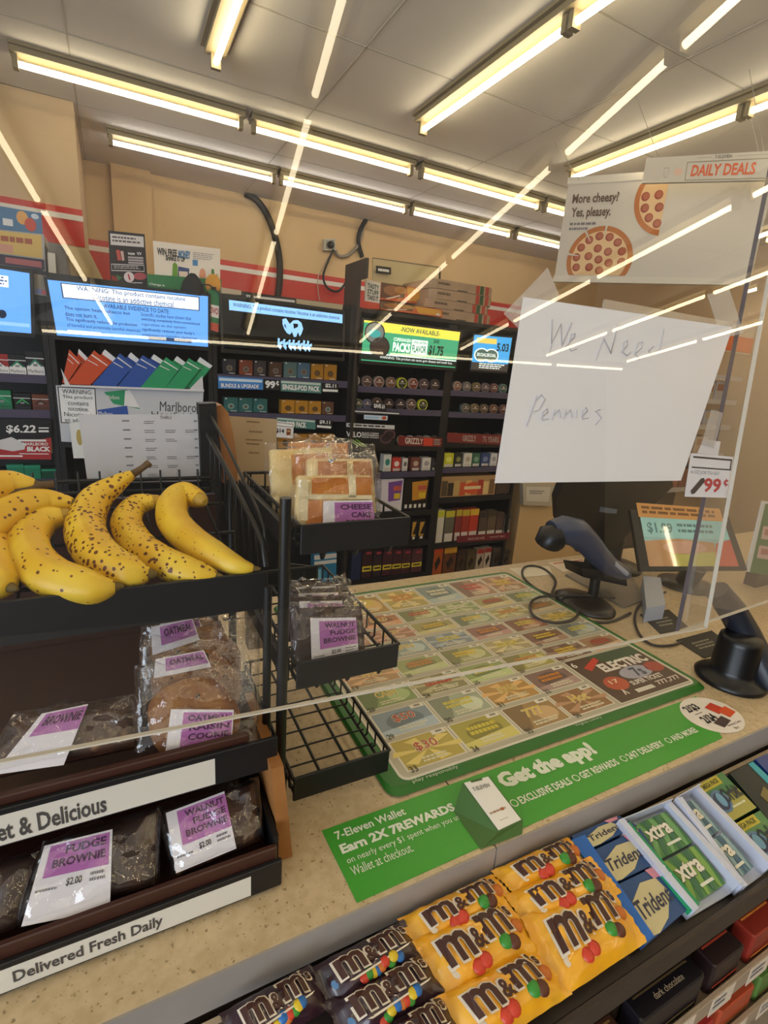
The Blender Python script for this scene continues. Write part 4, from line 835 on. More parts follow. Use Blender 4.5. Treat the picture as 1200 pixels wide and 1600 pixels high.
# ---------------------------------------------------------------- clear screens hung over the counter
PLEX = clear_mat('acrylic', .006, '#cfc8c0', 1.5)  # faint diffuse haze put in for reflected brightness over the counter
PLEX2 = clear_mat('acrylic_reflection_haze', .06, '#cfc8c4', 1.9)  # stronger diffuse haze put in for the blurred reflection of the shop
EDG = mat('acrylic_edge', '#c9c2b4', .25)
ty, tt = math.radians(4.0), math.radians(6.5)
ux = V((math.cos(ty), -math.sin(ty), 0)); up = V((math.sin(ty) * math.sin(tt), math.cos(ty) * math.sin(tt), math.cos(tt)))
pn = ux.cross(up); pp0 = V((.2, .42, 1.149))
def pane(p0, p1, up_, hgt, thk, mt, label, name, em=None, upl=None, upr=None):
    p0, p1 = V(p0), V(p1); r = T(name, label, 'screen', (p0 + p1) / 2)
    ur = upr or up_; ul = upl or up_
    q = Q(p0 + ul * hgt, p1 + ur * hgt, p1, p0)
    m = MB(); m.slab(q, thk, mt); m.build('sheet', r)
    e = MB(); t_ = .0007
    for a, b in ((p0, p1), (p1, p1 + ur * hgt), (p0, p0 + ul * hgt)):
        dvec = (b - a).normalized(); inw = q.n.cross(dvec)
        e.prism([a + inw * t_ + q.n * .0002, a - inw * t_ + q.n * .0002, a - inw * t_ - q.n * (thk + .0002), a + inw * t_ - q.n * (thk + .0002)], b - a, (em if em and b.z - a.z > .1 else EDG))
    e.build('polished_edge', r)
    for f in (.12, .7):    # cords up to the ceiling
        t0 = q.P(f, .02); c_ = MB(); c_.tube([t0 - q.n * .003, V((t0.x, t0.y, CZ - .001))], .0012, STEEL, 6); c_.build('hanging_cord', r)
    return q
pR = onP(1104, 989, pp0, pn)
pL = pp0 + ux * (-1.1); sR = (pR - pp0).dot(ux)
qpx = pane(pL, pp0 + ux * sR, up, .82, .005, PLEX, 'large clear acrylic screen hanging over the counter before the banana rack', 'acrylic_screen', None, None, (onP(1199, 467, pp0, pn) - pR).normalized())
b0 = onZ(1081, 999, 1.142); b1 = onZ(1200, 956, 1.142); ub = (b1 - b0).normalized()
b0 = b0 + V((0, .02, 0)) ; b1 = b0 + ub * .62
un = V((-ub.y, ub.x, 0)); up2 = (V((0, 0, 1)) * math.cos(tt) + un * math.sin(tt)).normalized()
pane(b0, b1, up2, .82, .005, PLEX2, 'second clear acrylic screen overlapping at the right side', 'acrylic_screen', mat('acrylic_edge_dark', '#55505a', .3), (onP(1183, 380, b0, ub.cross(up2)) - b0).normalized())

def on_px(px, d=-.0065): return Q(*[onP(*p, pp0 + pn * d, pn) for p in px])
# handwritten sheet taped to the back of the screen
q = on_px([(818, 464), (1145, 511), (1064, 751), (773, 755)])
r = T('handwritten_sheet', 'white sheet with handwritten pencil words We Need Pennies taped to the screen', 'sign', q.P(.5, 1))
m = MB(); m.slab(q, .0006, PAPER); m.build('paper', r)
m = MB(); PEN = mat('pencil', '#c3bfc6', .7)
STR = [[(280,270),(277,375),(318,290),(322,385),(362,285)], [(277,375),(262,432)], [(335,388),(375,345),(378,330),(362,335),(350,375),(360,405),(385,395)],
       [(500,350),(465,445)], [(500,350),(530,415),(560,290)], [(575,410),(600,380),(600,360),(585,370),(580,410),(600,425),(615,410)], [(630,420),(662,390),(665,365),(645,372),(632,415),(650,440),(672,430)], [(755,310),(738,400)], [(712,385),(690,405),(702,420),(735,400)],
       [(215,595),(170,725)], [(205,620),(235,590),(250,610),(225,655),(200,665)], [(232,690),(262,665),(258,650),(240,665),(238,700),(265,695)], [(280,700),(290,655)], [(286,680),(310,655),(318,690)], [(330,695),(338,655)], [(334,680),(358,655),(366,690)], [(385,655),(382,690)], [(405,685),(430,660),(425,645),(408,660),(410,695),(435,690)], [(485,655),(465,660),(490,690),(465,720)]]
for s_ in STR:
    m.tube([onP(760 + a / 2.727, 400 + b / 2.727, q.c[0] + q.n * .0003, q.n) for a, b in s_], .0008, PEN, 5)
m.build('handwriting', r)
TAPE = clear_mat('frosted_tape', .32, '#d8d0c8', 1.0, .2)
for px, nm in (([(856, 418), (874, 462), (822, 525), (787, 490)], 'a'), ([(1105, 460), (1140, 452), (1162, 520), (1128, 530)], 'b'), ([(1112, 640), (1130, 645), (1116, 700), (1096, 694)], 'c')):
    q2 = on_px(px, -.0085); m = MB(); m.slab(q2, .0004, TAPE); m.build('tape', r)
# price card taped under the sheet
q = on_px([(1080, 708), (1146, 714), (1138, 778), (1070, 776)], -.009)
r = T('price_card', 'small white price card reading 99 cents taped below the handwritten sheet', 'price card', q.P(.5, 1))
m = MB(); m.slab(q, .0006, C('#e2dfe2', .7)); m.rect(q, .05, .06, .97, .1, INK, .0004); m.rect(q, .05, .3, .97, .33, INK, .0004); m.rect(q, .94, .08, .97, .33, INK, .0004); m.text(q, '6-OZ JOE TO GO', .05, .38, .7, .48, GREYT, 0, .0004)
m.text(q, '99', .38, .54, .78, .88, C('#b8303a'), .03, .0005); m.text(q, 'c', .83, .56, .94, .70, C('#b8303a'), .02, .0005); m.rect(q, .88, .53, .9, .73, C('#b8303a'), .0005)
m.poly(q, [(.1, .86), (.14, .94), (.2, .92), (.4, .62), (.36, .54), (.29, .57)], C('#3a3034'), .0005); m.build('card', r)
q2 = on_px([(1100, 686), (1126, 690), (1122, 712), (1090, 708)], -.0096); m = MB(); m.slab(q2, .0004, C('#d6d2d4')); m.build('tab', r)

# ---------------------------------------------------------------- hanging pizza sign and deals sign
sl = onY(866, 436, 2.6); sd = V((math.sin(math.radians(155)), math.cos(math.radians(155)), 0))
sn_ = V((-sd.y, sd.x, 0)); sn_ = sn_ if sn_.y < 0 else -sn_
TLp = onP(880, 288, sl, sn_); TRp = onP(1192, 268, sl, sn_); BRp = onP(1171, 441, sl, sn_)
zt_s, zb_s = (TLp.z + TRp.z) / 2, (sl.z + BRp.z) / 2
zt_s = min(zt_s, 2.60)
sA = V((sl.x, sl.y, 0)); sB = V((BRp.x, BRp.y, 0))
q = Q(sA + V((0, 0, TLp.z)), sB + V((0, 0, TRp.z)), sB + V((0, 0, BRp.z)), sA + V((0, 0, sl.z)))
r = T('pizza_sign', 'white hanging menu sign with pepperoni pizzas and words about more cheese', 'sign', q.P(.5, 1))
m = MB(); m.slab(q, .02, C('#c4bfb7', .5)); m.build('board', r)
m = MB(); m.slab(q.sub(-.005, -.06, 1.005, .015, .004), .03, C('#cdc8be')); m.build('rail', r); m = MB(); m.slab(q.sub(-.005, .965, 1.005, 1.03, .004), .03, C('#cdc8be')); m.build('rail', r)
m = MB(); DKT = C('#5a4436')
m.text(q, 'More cheesy?', .04, .11, .30, .235, DKT, .03, .002); m.text(q, 'Yes, pleasey.', .045, .25, .27, .375, DKT, .03, .002); m.lines(q, .045, .405, .24, .43, 1, GREYT, .002, 1); m.lines(q, .045, .455, .17, .48, 1, GREYT, .002, 1)
CHE = C('#d9b88c', .6); CRU = C('#b06a34', .6); PEP = C('#8f3a28', .5); PEPL = C('#a85a40', .5)
def pizza(cx, cy, rx, ry, clip, cuts):
    cl = lambda P_: [(min(max(x, clip[0]), clip[2]), min(max(y, clip[1]), clip[3])) for x, y in P_]
    el = lambda k: cl([(cx + rx * k * math.cos(2 * math.pi * i / 48), cy + ry * k * math.sin(2 * math.pi * i / 48)) for i in range(48)])
    m.poly(q, el(1), CRU, .002); m.poly(q, el(.85), CHE, .0026)
    for rad_, n, ph in ((.0, 1, 0), (.34, 6, .3), (.70, 14, .1)):
        for i in range(n):
            a = 2 * math.pi * i / n + ph; x, y = cx + rx * rad_ * math.cos(a), cy + ry * rad_ * math.sin(a)
            if not (clip[0] + .01 < x < clip[2] - .015 and clip[1] + .03 < y < clip[3] - .04): continue
            m.disc(q, x, y, rx * .125, ry * .125, PEP, .0032, 14); m.disc(q, x + rx * .015, y - ry * .01, rx * .09, ry * .09, PEPL, .0036, 12)
    for a in cuts:
        a = math.radians(a); dx, dy = rx * 1.02 * math.cos(a), ry * 1.02 * math.sin(a); nx, ny = -math.sin(a) * rx * .035, math.cos(a) * ry * .035
        m.poly(q, cl([(cx + dx * .62 + nx * .2, cy + dy * .62 + ny * .2), (cx + dx + nx, cy + dy + ny), (cx + dx - nx, cy + dy - ny), (cx + dx * .62 - nx * .2, cy + dy * .62 - ny * .2)]), C('#c4bfb7', .5), .004)
pizza(.245, .79, .185, .345, (0, 0, 1, .955), (190, 238, 275))
pizza(.56, .20, .175, .36, (0, .045, .54, 1), ())
m.build('picture', r)
for f in (.06, .94):
    a = q.P(f, -.03); m = MB(); m.tube([a, V((a.x - .22, a.y, CZ - .001))], .0014, C('#b0aca2'), 6); m.build('hanging_cord', r)
off = sn_ * .3
TL2, BL2, BR2, TR2 = [onP(*p, sl + off, sn_) for p in ((1010, 247), (1003, 286), (1212, 281), (1216, 235))]
q = Q(TL2, TR2, BR2, BL2)
r = T('deals_sign', 'narrow white hanging sign reading daily deals in orange letters', 'sign', q.P(.5, 1))
m = MB(); m.slab(q, .02, C('#cbc5b8', .5)); m.build('board', r)
m = MB(); OR = C('#d8602c'); GR = C('#a89a80')
m.text(q, '7-ELEVEN', .555, .05, .68, .17, C('#6a6452'), .02, .002); m.rect(q, .42, .1, .53, .12, GR, .002); m.rect(q, .72, .1, .95, .12, GR, .002)
for x0, y0, x1, y1 in ((.345, .24, 1, .27), (.345, .92, 1, .95), (.345, .24, .351, .95)): m.rect(q, x0, y0, x1, y1, C('#8a8264'), .002)
m.text(q, 'DAILY DEALS', .385, .36, .86, .8, OR, .03, .002, .15)
m.disc(q, .09, .6, .02, .15, C('#cfc2b4'), .002); m.poly(q, [(.165, .42), (.21, .42), (.2, .82), (.175, .82)], C('#b0a494'), .002); m.poly(q, [(.17, .46), (.205, .46), (.198, .78), (.18, .78)], C('#cbc5b8', .5), .0024); m.disc(q, .285, .6, .035, .14, C('#dcb8a4'), .002)
m.build('lettering', r)
for f in (.1, .9):
    a = q.P(f, -.03); m = MB(); m.tube([a, V((a.x - .22, a.y, CZ - .001))], .0014, C('#b0aca2'), 6); m.build('hanging_cord', r)

# ---------------------------------------------------------------- devices on the right of the counter
DV = mat('device_black', '#0a0a0d', .34); DVB = mat('device_blue_grey', '#39425a', .32); DVL = mat('device_pale_grey', '#9aa2b4', .35)
# till monitor seen from behind
r = T('till_monitor', 'big black till monitor seen from behind under the handwritten sheet', 'monitor', (1.22, 1.0, ZC))
Ym = .98
pol = [(905, 690), (1040, 680), (1052, 760), (1010, 800), (960, 860), (900, 862), (872, 815), (870, 780)]
m = MB(); m.prism([onY(*p, Ym) for p in pol], (.03, .05, 0), DV); m.build('housing', r)
c = onY(962, 858, Ym + .03); m = MB(); m.tube([c + V((0, 0, .06)), (c.x, c.y, ZC + .02)], .022, DV, 10); m.lathe((c.x, c.y, ZC), (0, 0, 1), [(.085, 0), (.085, .01), (.03, .022)], DV, 24); m.build('stand', r)
q = qY([(938, 792), (965, 796), (963, 803), (937, 800)], Ym - .002); m = MB(); m.slab(q, .002, C('#5a6270')); m.build('badge', r)
# handheld scanner resting in a stand
r = T('barcode_scanner', 'blue grey handheld barcode scanner resting in its black goose stand', 'scanner', (1.05, .83, ZC))
base = onZ(912, 945, ZC)
m = MB(); rg = []
for k_, h in ((1, .0005), (1, .008), (.82, .016), (.3, .022)):
    rg.append([base + V((.062 * k_ * math.cos(t) * 1.0 - .0 * math.sin(t), .085 * k_ * math.sin(t), h)) for t in [2 * math.pi * i / 28 for i in range(28)]])
m.loft(rg, mat('stand_dark_brown', '#1d1613', .3), True); m.build('stand_base', r)
Yd = base.y
st = [onY(926, 935, Yd), onY(931, 900, Yd), onY(930, 868, Yd + .01), onY(915, 842, Yd + .015), onY(892, 822, Yd + .015)]
m = MB(); m.tube(st, [.014, .013, .012, .012, .012], DV, 10); m.build('stand_neck', r)
m = MB(); cq = qY([(908, 888), (978, 894), (980, 916), (912, 902)], Yd - .01); m.slab(cq, .06, DV); m.build('cradle', r)
hd = [onY(862, 832, Yd - .02), onY(880, 828, Yd - .025), onY(900, 832, Yd - .03), onY(918, 848, Yd - .03), onY(935, 868, Yd - .03), onY(952, 884, Yd - .025), onY(972, 894, Yd - .02), onY(980, 898, Yd - .02)]
m = MB(); m.tube(hd, [.028, .034, .034, .03, .027, .024, .02, .012], DVB, 14); m.build('scanner_body', r)
m = MB(); m.tube([onY(872, 838, Yd - .03), onY(858, 842, Yd - .025), onY(853, 850, Yd - .02)], [.03, .034, .028], DV, 12); m.build('scanner_nose', r)
m = MB(); a = onY(955, 880, Yd - .04); b = onY(978, 896, Yd - .035); m.tube([a, b], [.012, .008], DVL, 8); m.build('trigger', r)
# customer display with a lit advert
pxs = [(985, 796), (1138, 806), (1168, 891), (1001, 892)]
p0 = onZ(1085, 905, ZC + .045); nn = V((-.446, -.742, .5)).normalized()
q = Q(*[onP(*p, p0, nn) for p in pxs])
r = T('customer_display', 'customer facing display with a black bezel and a lit food advert', 'screen', (p0.x, p0.y, ZC))
m = MB(); m.slab(q, .018, DV); m.build('bezel', r)
m = MB(); qs = q.sub(.085, .1, .93, .93, .0012); m.rect(qs, 0, 0, 1, 1, mat('lcd_a', '#7fa8a0', .25, emit=.16, coat=1), 0)
m.rect(qs, 0, .0, 1, .42, mat('lcd_b', '#86b8b0', .25, emit=.16, coat=1), .0002); m.poly(qs, [(0, .5), (.4, .44), (.8, .5), (.8, 1), (0, 1)], mat('lcd_c', '#a87848', .25, emit=.16, coat=1), .0003)
m.poly(qs, [(.3, .75), (.8, .7), (.82, 1), (.28, 1)], mat('lcd_d', '#a8a048', .25, emit=.16, coat=1), .0004); m.poly(qs, [(.82, .52), (1, .42), (1, 1), (.74, 1)], mat('lcd_e', '#b0452c', .25, emit=.16, coat=1), .0005)
m.disc(qs, .45, .62, .25, .14, mat('lcd_f', '#b88a70', .25, emit=.16, coat=1), .0004); m.text(qs, '$1.99', .06, .12, .36, .36, mat('lcd_g', '#3a6a68', .25, emit=.16, coat=1), .02, .0006); m.lines(qs, .42, .12, .85, .36, 2, mat('lcd_g'), .0006)
m.build('picture', r)
m = MB(); qo = q.sub(.07, -.12, .93, .12, .0022); m.slab(qo, .0008, C('#cf9450')); m.lines(qo, .05, .2, .95, .85, 2, C('#7a5028'), .0004, .6, .05); m.build('orange_notice', r)
bq = q.P(.55, 1.0, -.02); m = MB(); m.tube([bq + V((0, 0, .02)), (bq.x + .02, bq.y + .03, ZC + .012)], .03, DV, 12); m.lathe((bq.x + .02, bq.y + .03, ZC), (0, 0, 1), [(.075, 0), (.075, .008), (.04, .014)], DV, 24); m.build('stand', r)
# pale printer-like block behind the display
qk = qZ([(1005, 900), (1032, 902), (1040, 945), (1010, 950)], ZC + .04)
m = MB(); m.loft([[V((p.x, p.y, ZC + .0005)) for p in (qk.c[3], qk.c[2], qk.c[1], qk.c[0])], [qk.c[3], qk.c[2], qk.c[1], qk.c[0]]], mat('pale_blue_grey', '#aab0bc', .4)); tag(m.build('cable_box'), 'pale blue grey box beside the stand of the customer display', 'box')
# payment / pole scanner at the right edge
cb = onZ(1140, 1062, ZC)
r = T('scanner_stand', 'black scanner on a round flared stand at the right end of the counter', 'scanner', (cb.x, cb.y, ZC))
m = MB(); m.lathe((cb.x, cb.y, ZC), (0, 0, 1), [(.062, .0005), (.064, .006), (.058, .012), (.043, .018), (.0395, .03), (.038, .085), (.036, .096), (.030, .100), (.001, .101)], DV, 36); m.build('stand_base', r)
m = MB(); m.tube([onX(1206, 1074, cb.x + .045), onX(1190, 1042, cb.x + .04), onY(1165, 990, cb.y + .01), onY(1145, 955, cb.y + .03), onY(1120, 922, cb.y + .05)], [.026, .028, .027, .026, .022], mat('dark_slate', '#20222c', .35), 12); m.build('scanner_arm', r)
# strips, papers and cables on the counter
for px, l, c in (([(1000, 960), (1045, 952), (1082, 985), (1036, 994)], 'left dark printed card strip on the counter under the customer display', '#24221f'), ([(1056, 1000), (1112, 985), (1150, 1015), (1100, 1028)], 'right dark printed card strip next to the black scanner stand', '#1e1c1a')):
    q = qZ(px, ZC + .0016); m = MB(); m.slab(q, .0012, C(c)); m.lines(q, .2, .3, .8, .7, 3, C('#8a8474'), .0004, .5); tag(m.build('card_strip'), l, 'card')
for px, l, c, e in (([(795, 888), (858, 884), (864, 898), (815, 902)], 'white slip of paper at the back edge of the counter', '#e0d6c0', 0), ([(855, 879), (915, 872), (922, 886), (880, 894)], 'white card with red print at the back of the counter', '#e2d2bc', 1)):
    q = qZ(px, ZC + .0014); m = MB(); m.slab(q, .001, C(c, .7))
    if e: m.rect(q, .1, .12, .9, .22, C('#b8543c'), .0004); m.rect(q, .5, .4, .85, .8, C('#c8704c'), .0004)
    tag(m.build('paper_slip'), l, 'paper')
q = qZ([(884, 897), (972, 880), (1010, 935), (975, 948)], ZC + .006); m = MB(); m.slab(q, .005, C('#8a8274', .3)); tag(m.build('metal_plate'), 'grey plate on the counter under the handheld scanner', 'plate')
def wire(px, r_, label, z=ZC + .004):
    P_ = [onZ(a, b, (c_[0] if c_ else z)) for a, b, *c_ in px]; out = []
    for i in range(len(P_) - 1):
        p = [P_[max(i - 1, 0)], P_[i], P_[i + 1], P_[min(i + 2, len(P_) - 1)]]
        for k in range(6):
            t = k / 6; out.append(.5 * ((2 * p[1]) + (p[2] - p[0]) * t + (2 * p[0] - 5 * p[1] + 4 * p[2] - p[3]) * t * t + (3 * p[1] - p[0] - 3 * p[2] + p[3]) * t ** 3))
    out.append(P_[-1]); m = MB(); m.tube(out, r_, mat('grey_cable', '#3a332e', .4), 8); return tag(m.build('cable'), label, 'cable')
wire([(985, 958), (950, 972), (905, 968), (880, 958), (862, 932), (868, 908), (852, 890), (832, 884), (818, 888), (818, 902), (838, 920), (862, 930, ZC + .011)], .0035, 'looped grey cable lying around the brown stand base')
wire([(960, 934, ZC + .012), (915, 930, ZC + .026), (870, 931, ZC + .018), (840, 934, ZC + .016), (828, 946, ZC + .016), (836, 964, ZC + .016), (866, 973, ZC + .016), (896, 968, ZC + .016), (903, 955, ZC + .018), (890, 940, ZC + .025)], .0035, 'grey cable loop lying over the corner of the ticket mat', ZC + .016)
wire([(1040, 925), (1015, 935), (997, 948), (992, 970), (1002, 995), (1022, 1008), (1050, 1008), (1064, 1003)], .003, 'thin dark cable curving in front of the customer display')
# green and white card standee at the right edge
q = qY([(1192, 783), (1250, 788), (1236, 905), (1166, 893)], .74)
m = MB(); m.slab(q, .004, C('#d8dcd8')); m.rect(q, .07, .03, 1, 1, C('#2c6a38')); m.text(q, 'S', .2, .08, .5, .22, wq, .05, .001)
for y in (.33, .6): m.rect(q, .14, y, .5, y + .18, C('#c8a8a0'), .001); m.rect(q, .2, y + .04, .42, y + .12, C('#a86a60'), .0014)
m.poly(q, [(.6, .45), (1, .3), (1, 1), (.5, 1)], C('#b03a6a'), .0016); m.disc(q, .85, .8, .15, .1, C('#3a5a9a'), .002)
bx_ = q.P(.5, 1); m.box(bx_.x - .05, bx_.x + .05, .745, .78, ZC + .0005, bx_.z + .01, C('#3a2a22'))
tag(m.build('card_standee'), 'green and white card standee cut off by the right edge', 'standee')
# clipboard-like white pad on the half wall
q = qY([(817, 756), (868, 757), (862, 791), (818, 789)], 2.62); m = MB(); m.slab(q, .035, C('#bdb4a4')); m.rect(q, .1, .12, .86, .8, C('#d8d2c6')); m.lines(q, .2, .3, .7, .5, 2, GREYT, .001); tag(m.build('paper_pad'), 'cream pad of papers on the tan wall right of the cabinets', 'pad')
# ---------------------------------------------------------------- bakery rack at the left
RX0, RX1 = -.46, .142
BRN = mat('chocolate_brown', '#40231a', .4); TAN = noise_mat('tan_wood', '#a5703e', '#986434', 14, .5)
r = T('bakery_rack', 'black wire bakery rack on the counter with three tiers of trays', 'rack', (-.15, .6, ZC))
WIRE = mat('black_wire', '#0b0b0c', .38)
for x in (.149, RX0 - .01):
    for y in ((.5, .79) if x > 0 else (.53, .79)):
        m = MB(); m.tube([(x, y, ZC + .0005), (x, y, 1.345 if y < .6 else 1.30)], .0065, WIRE, 8); m.build('post', r)
m = MB(); m.tube([(.137, .52, .95), (.1365, .52, 1.24)], .005, WIRE, 8); m.build('post', r)
# back board between the lower trays, upper back panel
m = MB(); m.box(RX0, .128, .80, .81, ZC + .01, 1.275, BRN); m.build('back_board', r)
q = qY([(311, 631), (338, 630), (345, 752), (315, 752)], .815); m = MB(); m.slab(q, .03, BLKP); m.build('upright_panel', r)
def ypoly(px, y, dy, mt, nm):
    m = MB(); m.prism([onY(a, b, y) for a, b in px], (0, dy, 0), mt); m.build(nm, r)
ypoly([(335, 634), (347, 633), (357, 645), (365, 680), (371, 722), (371, 752), (350, 756), (345, 700)], .825, .05, TAN, 'curved_side_board')
ypoly([(386, 945), (413, 942), (415, 1012), (388, 1016)], .74, .02, mat('tan_board', '#9a8262', .6), 'side_board')
ypoly([(424, 1202), (443, 1196), (457, 1338), (436, 1346)], .445, .14, TAN, 'curved_foot_board')
# bottom tray: front rail with words, brown liner
def fascia(y, z0, z1, xr, strip_x, words, wx, nm):
    m = MB(); m.box(RX0, xr, y, y + .005, z0, z1, BLKP, .0012); f = m.build(nm, r)
    if strip_x is None: return
    m = MB(); q = qBox(RX0 + .002, strip_x, z0 + .002, z1 - .006, y - .0002); m.slab(q, .0006, C('#d8d2c6', .45))
    w = strip_x - RX0 - .002; h = z1 - z0 - .008
    if words: m.text(q, words, (wx[0] - RX0 - .002) / w, .22, (wx[1] - RX0 - .002) / w, .86, C('#4e4a48'), .025, .0003)
    m.build('word_strip', f_child(f))
def f_child(f): return f
YB1, YB2, YB3 = .415, .462, .542
fascia(YB1, .934, .968, .128, onY(392, 1385, YB1).x, 'Delivered Fresh Daily', (onY(24, 1548, YB1).x, onY(255, 1448, YB1).x), 'bottom_rail')
m = MB(); m.box(RX0, .127, YB1 + .0055, .795, .940, .946, BRN); m.box(RX0, .124, YB1 + .0055, YB1 + .012, .946, .982, BRN, .002); m.box(.121, .127, YB1 + .012, .795, .946, .99, BLKP); m.build('bottom_tray', r)
fascia(YB2, 1.046, 1.086, .1345, onY(336, 1200, YB2).x, 'Sweet & Delicious', (onY(-62, 1310, YB2).x, onY(166, 1253, YB2).x), 'middle_rail')
m = MB(); m.box(RX0, .13, YB2 + .0055, .795, 1.056, 1.062, BRN); m.box(RX0, .105, YB2 + .006, YB2 + .014, 1.062, 1.094, BRN, .002); m.build('middle_tray', r)
# top banana tray: deep black front, wire floor and curved wire sides
fascia(YB3 - .007, 1.205, 1.250, .141, None, None, None, 'top_rail')
tz = lambda y: 1.222 + (y - YB3) * .24
m = MB()
for i in range(22):
    x = RX0 + .01 + i * (RX1 - RX0 - .01) / 22; m.tube([(x, YB3 + .004, tz(YB3)), (x - .012 * (i / 22), .81, tz(.81)), (x - .012 * (i / 22), .815, tz(.81) + .026)], .0016, WIRE, 6)
for y in (.60, .68, .76, .81): m.tube([(RX0, y, tz(y) - .003), (.132, y, tz(y) - .003)], .0025, WIRE, 6)
m.tube([(RX0, .816, tz(.81) + .012), (.126, .816, tz(.81) + .012)], .003, WIRE, 6); m.build('wire_floor', r)
for k_, (xa, xb) in enumerate((((.1395, .118)), (RX0, RX0))):
    m = MB()
    top = [onX(*p, xa + (xb - xa) * t) for p, t in (((415, 885), 0), ((411, 850), .08), ((400, 825), .15), ((380, 786), .35), ((355, 735), .62), ((324, 678), 1))]
    if k_: top = [V((RX0, p.y, p.z)) for p in top]
    m.tube(top, .0035, WIRE, 8)
    top2 = [p + V((.004, .012, .012 + .02 * i / 5)) for i, p in enumerate(top)]; m.tube(top2, .0022, WIRE, 6)
    for i in range(9):
        t = (i + .5) / 9; y = YB3 + .02 + t * (.24); p = V((xa + (xb - xa) * t, y, tz(y)))
        j = min(range(len(top)), key=lambda k: abs(top[k].y - y)); jj = [k for k in range(len(top) - 1) if top[k].y <= y <= top[k + 1].y]
        if jj: a, b = top[jj[0]], top[jj[0] + 1]; f = (y - a.y) / max(b.y - a.y, 1e-5); e = a.lerp(b, f)
        else: e = top[j]
        m.tube([p, e], .0016, WIRE, 6)
    m.build('wire_side', r)
# paper schedule in a clear holder on the back of the rack
q = qY([(122, 648), (309, 647), (313, 752), (137, 755)], .822)
t_ = T('schedule_sheet', 'white printed schedule sheet standing behind the bananas', 'paper', q.P(.5, 1))
m = MB(); m.slab(q, .0008, C('#c9c8cc', .7)); m.build('sheet', t_)
m = MB()
for i in range(7):
    y = .08 + i * .13; m.rect(q, .34, y, .40, y + .02, GREYT)
    for x in (.52, .7, .88)[:1 + (i * 2) % 3]: m.lines(q, x, y + .015, x + .1, y + .07, 2, GREYT, .0006, .4)
    m.rect(q, .96, y + .01, .99, y + .03, GREYT)
m.text(q, 'THRU', .66, .02, .76, .07, C('#55555a'), .0); m.build('print', t_)
q = qY([(358, 650), (433, 655), (430, 760), (372, 757)], .90)
t_ = T('notice_sheet', 'cream printed notice sheet standing behind the curved tan board', 'paper', q.P(.5, 1))
m = MB(); m.slab(q, .0008, C('#c0aa88', .7)); m.build('sheet', t_); m = MB()
for y, x0, x1 in ((.05, .35, .62), (.19, .38, .68), (.31, .3, .68), (.37, .3, .6), (.5, .35, .6)): m.lines(q, x0, y, x1, y + .02, 1, C('#8a7458'), .0005, 1, 0)
m.build('print', t_)
# three little wire baskets hooked to the right side of the rack
def basket(zt, label):
    x0, x1, y0, y1, h = .1665, .3005, .5, .78, .034
    b = T('wire_basket', label, 'basket', ((x0 + x1) / 2, (y0 + y1) / 2, zt - h), 'side baskets of the rack')
    m = MB(); m.box(x0, x1, y0, y0 + .004, zt - h, zt, BLKP, .001); m.build('front_plate', b)
    m = MB(); zf = zt - h + .004
    for i in range(4): x = x0 + .004 + i * (x1 - x0 - .008) / 3; m.tube([(x, y0 + .005, zf), (x, y1, zf)], .0022, WIRE, 6)
    for i in range(9): y = y0 + .018 + i * (y1 - y0 - .02) / 8; m.tube([(x0, y, zf + .002), (x1, y, zf + .002)], .0014, WIRE, 6)
    m.build('wire_floor', b)
    for x in (x0, x1):
        m = MB(); m.tube([(x, y0 + .002, zt - .002), (x, y1, zt - .002)], .0026, WIRE, 6)
        for i in range(11): y = y0 + .018 + i * (y1 - y0 - .02) / 10; m.tube([(x, y, zt - .002), (x, y, zf + .004), (x + (.006 if x == x0 else -.006), y, zf)], .0015, WIRE, 6)
        m.build('wire_side', b)
    m = MB(); m.tube([(x0, y1, zt - .002), (x1, y1, zt - .002)], .0026, WIRE, 6)
    for i in range(6): x = x0 + .01 + i * .0225; m.tube([(x, y1, zt - .002), (x, y1, zf)], .0015, WIRE, 6)
    m.build('wire_back', b)
    m = MB()
    for x, y in ((x0 + .03, y0 + .012), (x0 + .07, y0 + .012), (x1 - .02, y0 + .012)): m.tube([(x, y - .006, zf - .002), (x, y, zf - .014), (x, y + .008, zf - .002)], .003, WIRE, 6)
    m.build('hook', b)
    m = MB(); m.box(.156, x0 - .003, y0 + .02, y1 - .01, zf - .004, zf + .02, BLKP); m.build('side_bracket', b)
ZT1, ZT2, ZT3 = 1.314, 1.147, .985
basket(ZT1, 'black wire basket holding cheesecake bread, uppermost beside the rack'); basket(ZT2, 'black wire basket holding fudge brownies, middle one beside the rack'); basket(ZT3, 'empty black wire basket, lowest beside the rack')
q = qY([(445, 880), (497, 886), (497, 912), (445, 905)], .79); m = MB(); m.slab(q, .004, BLKP); m.build('cross_plate', r)

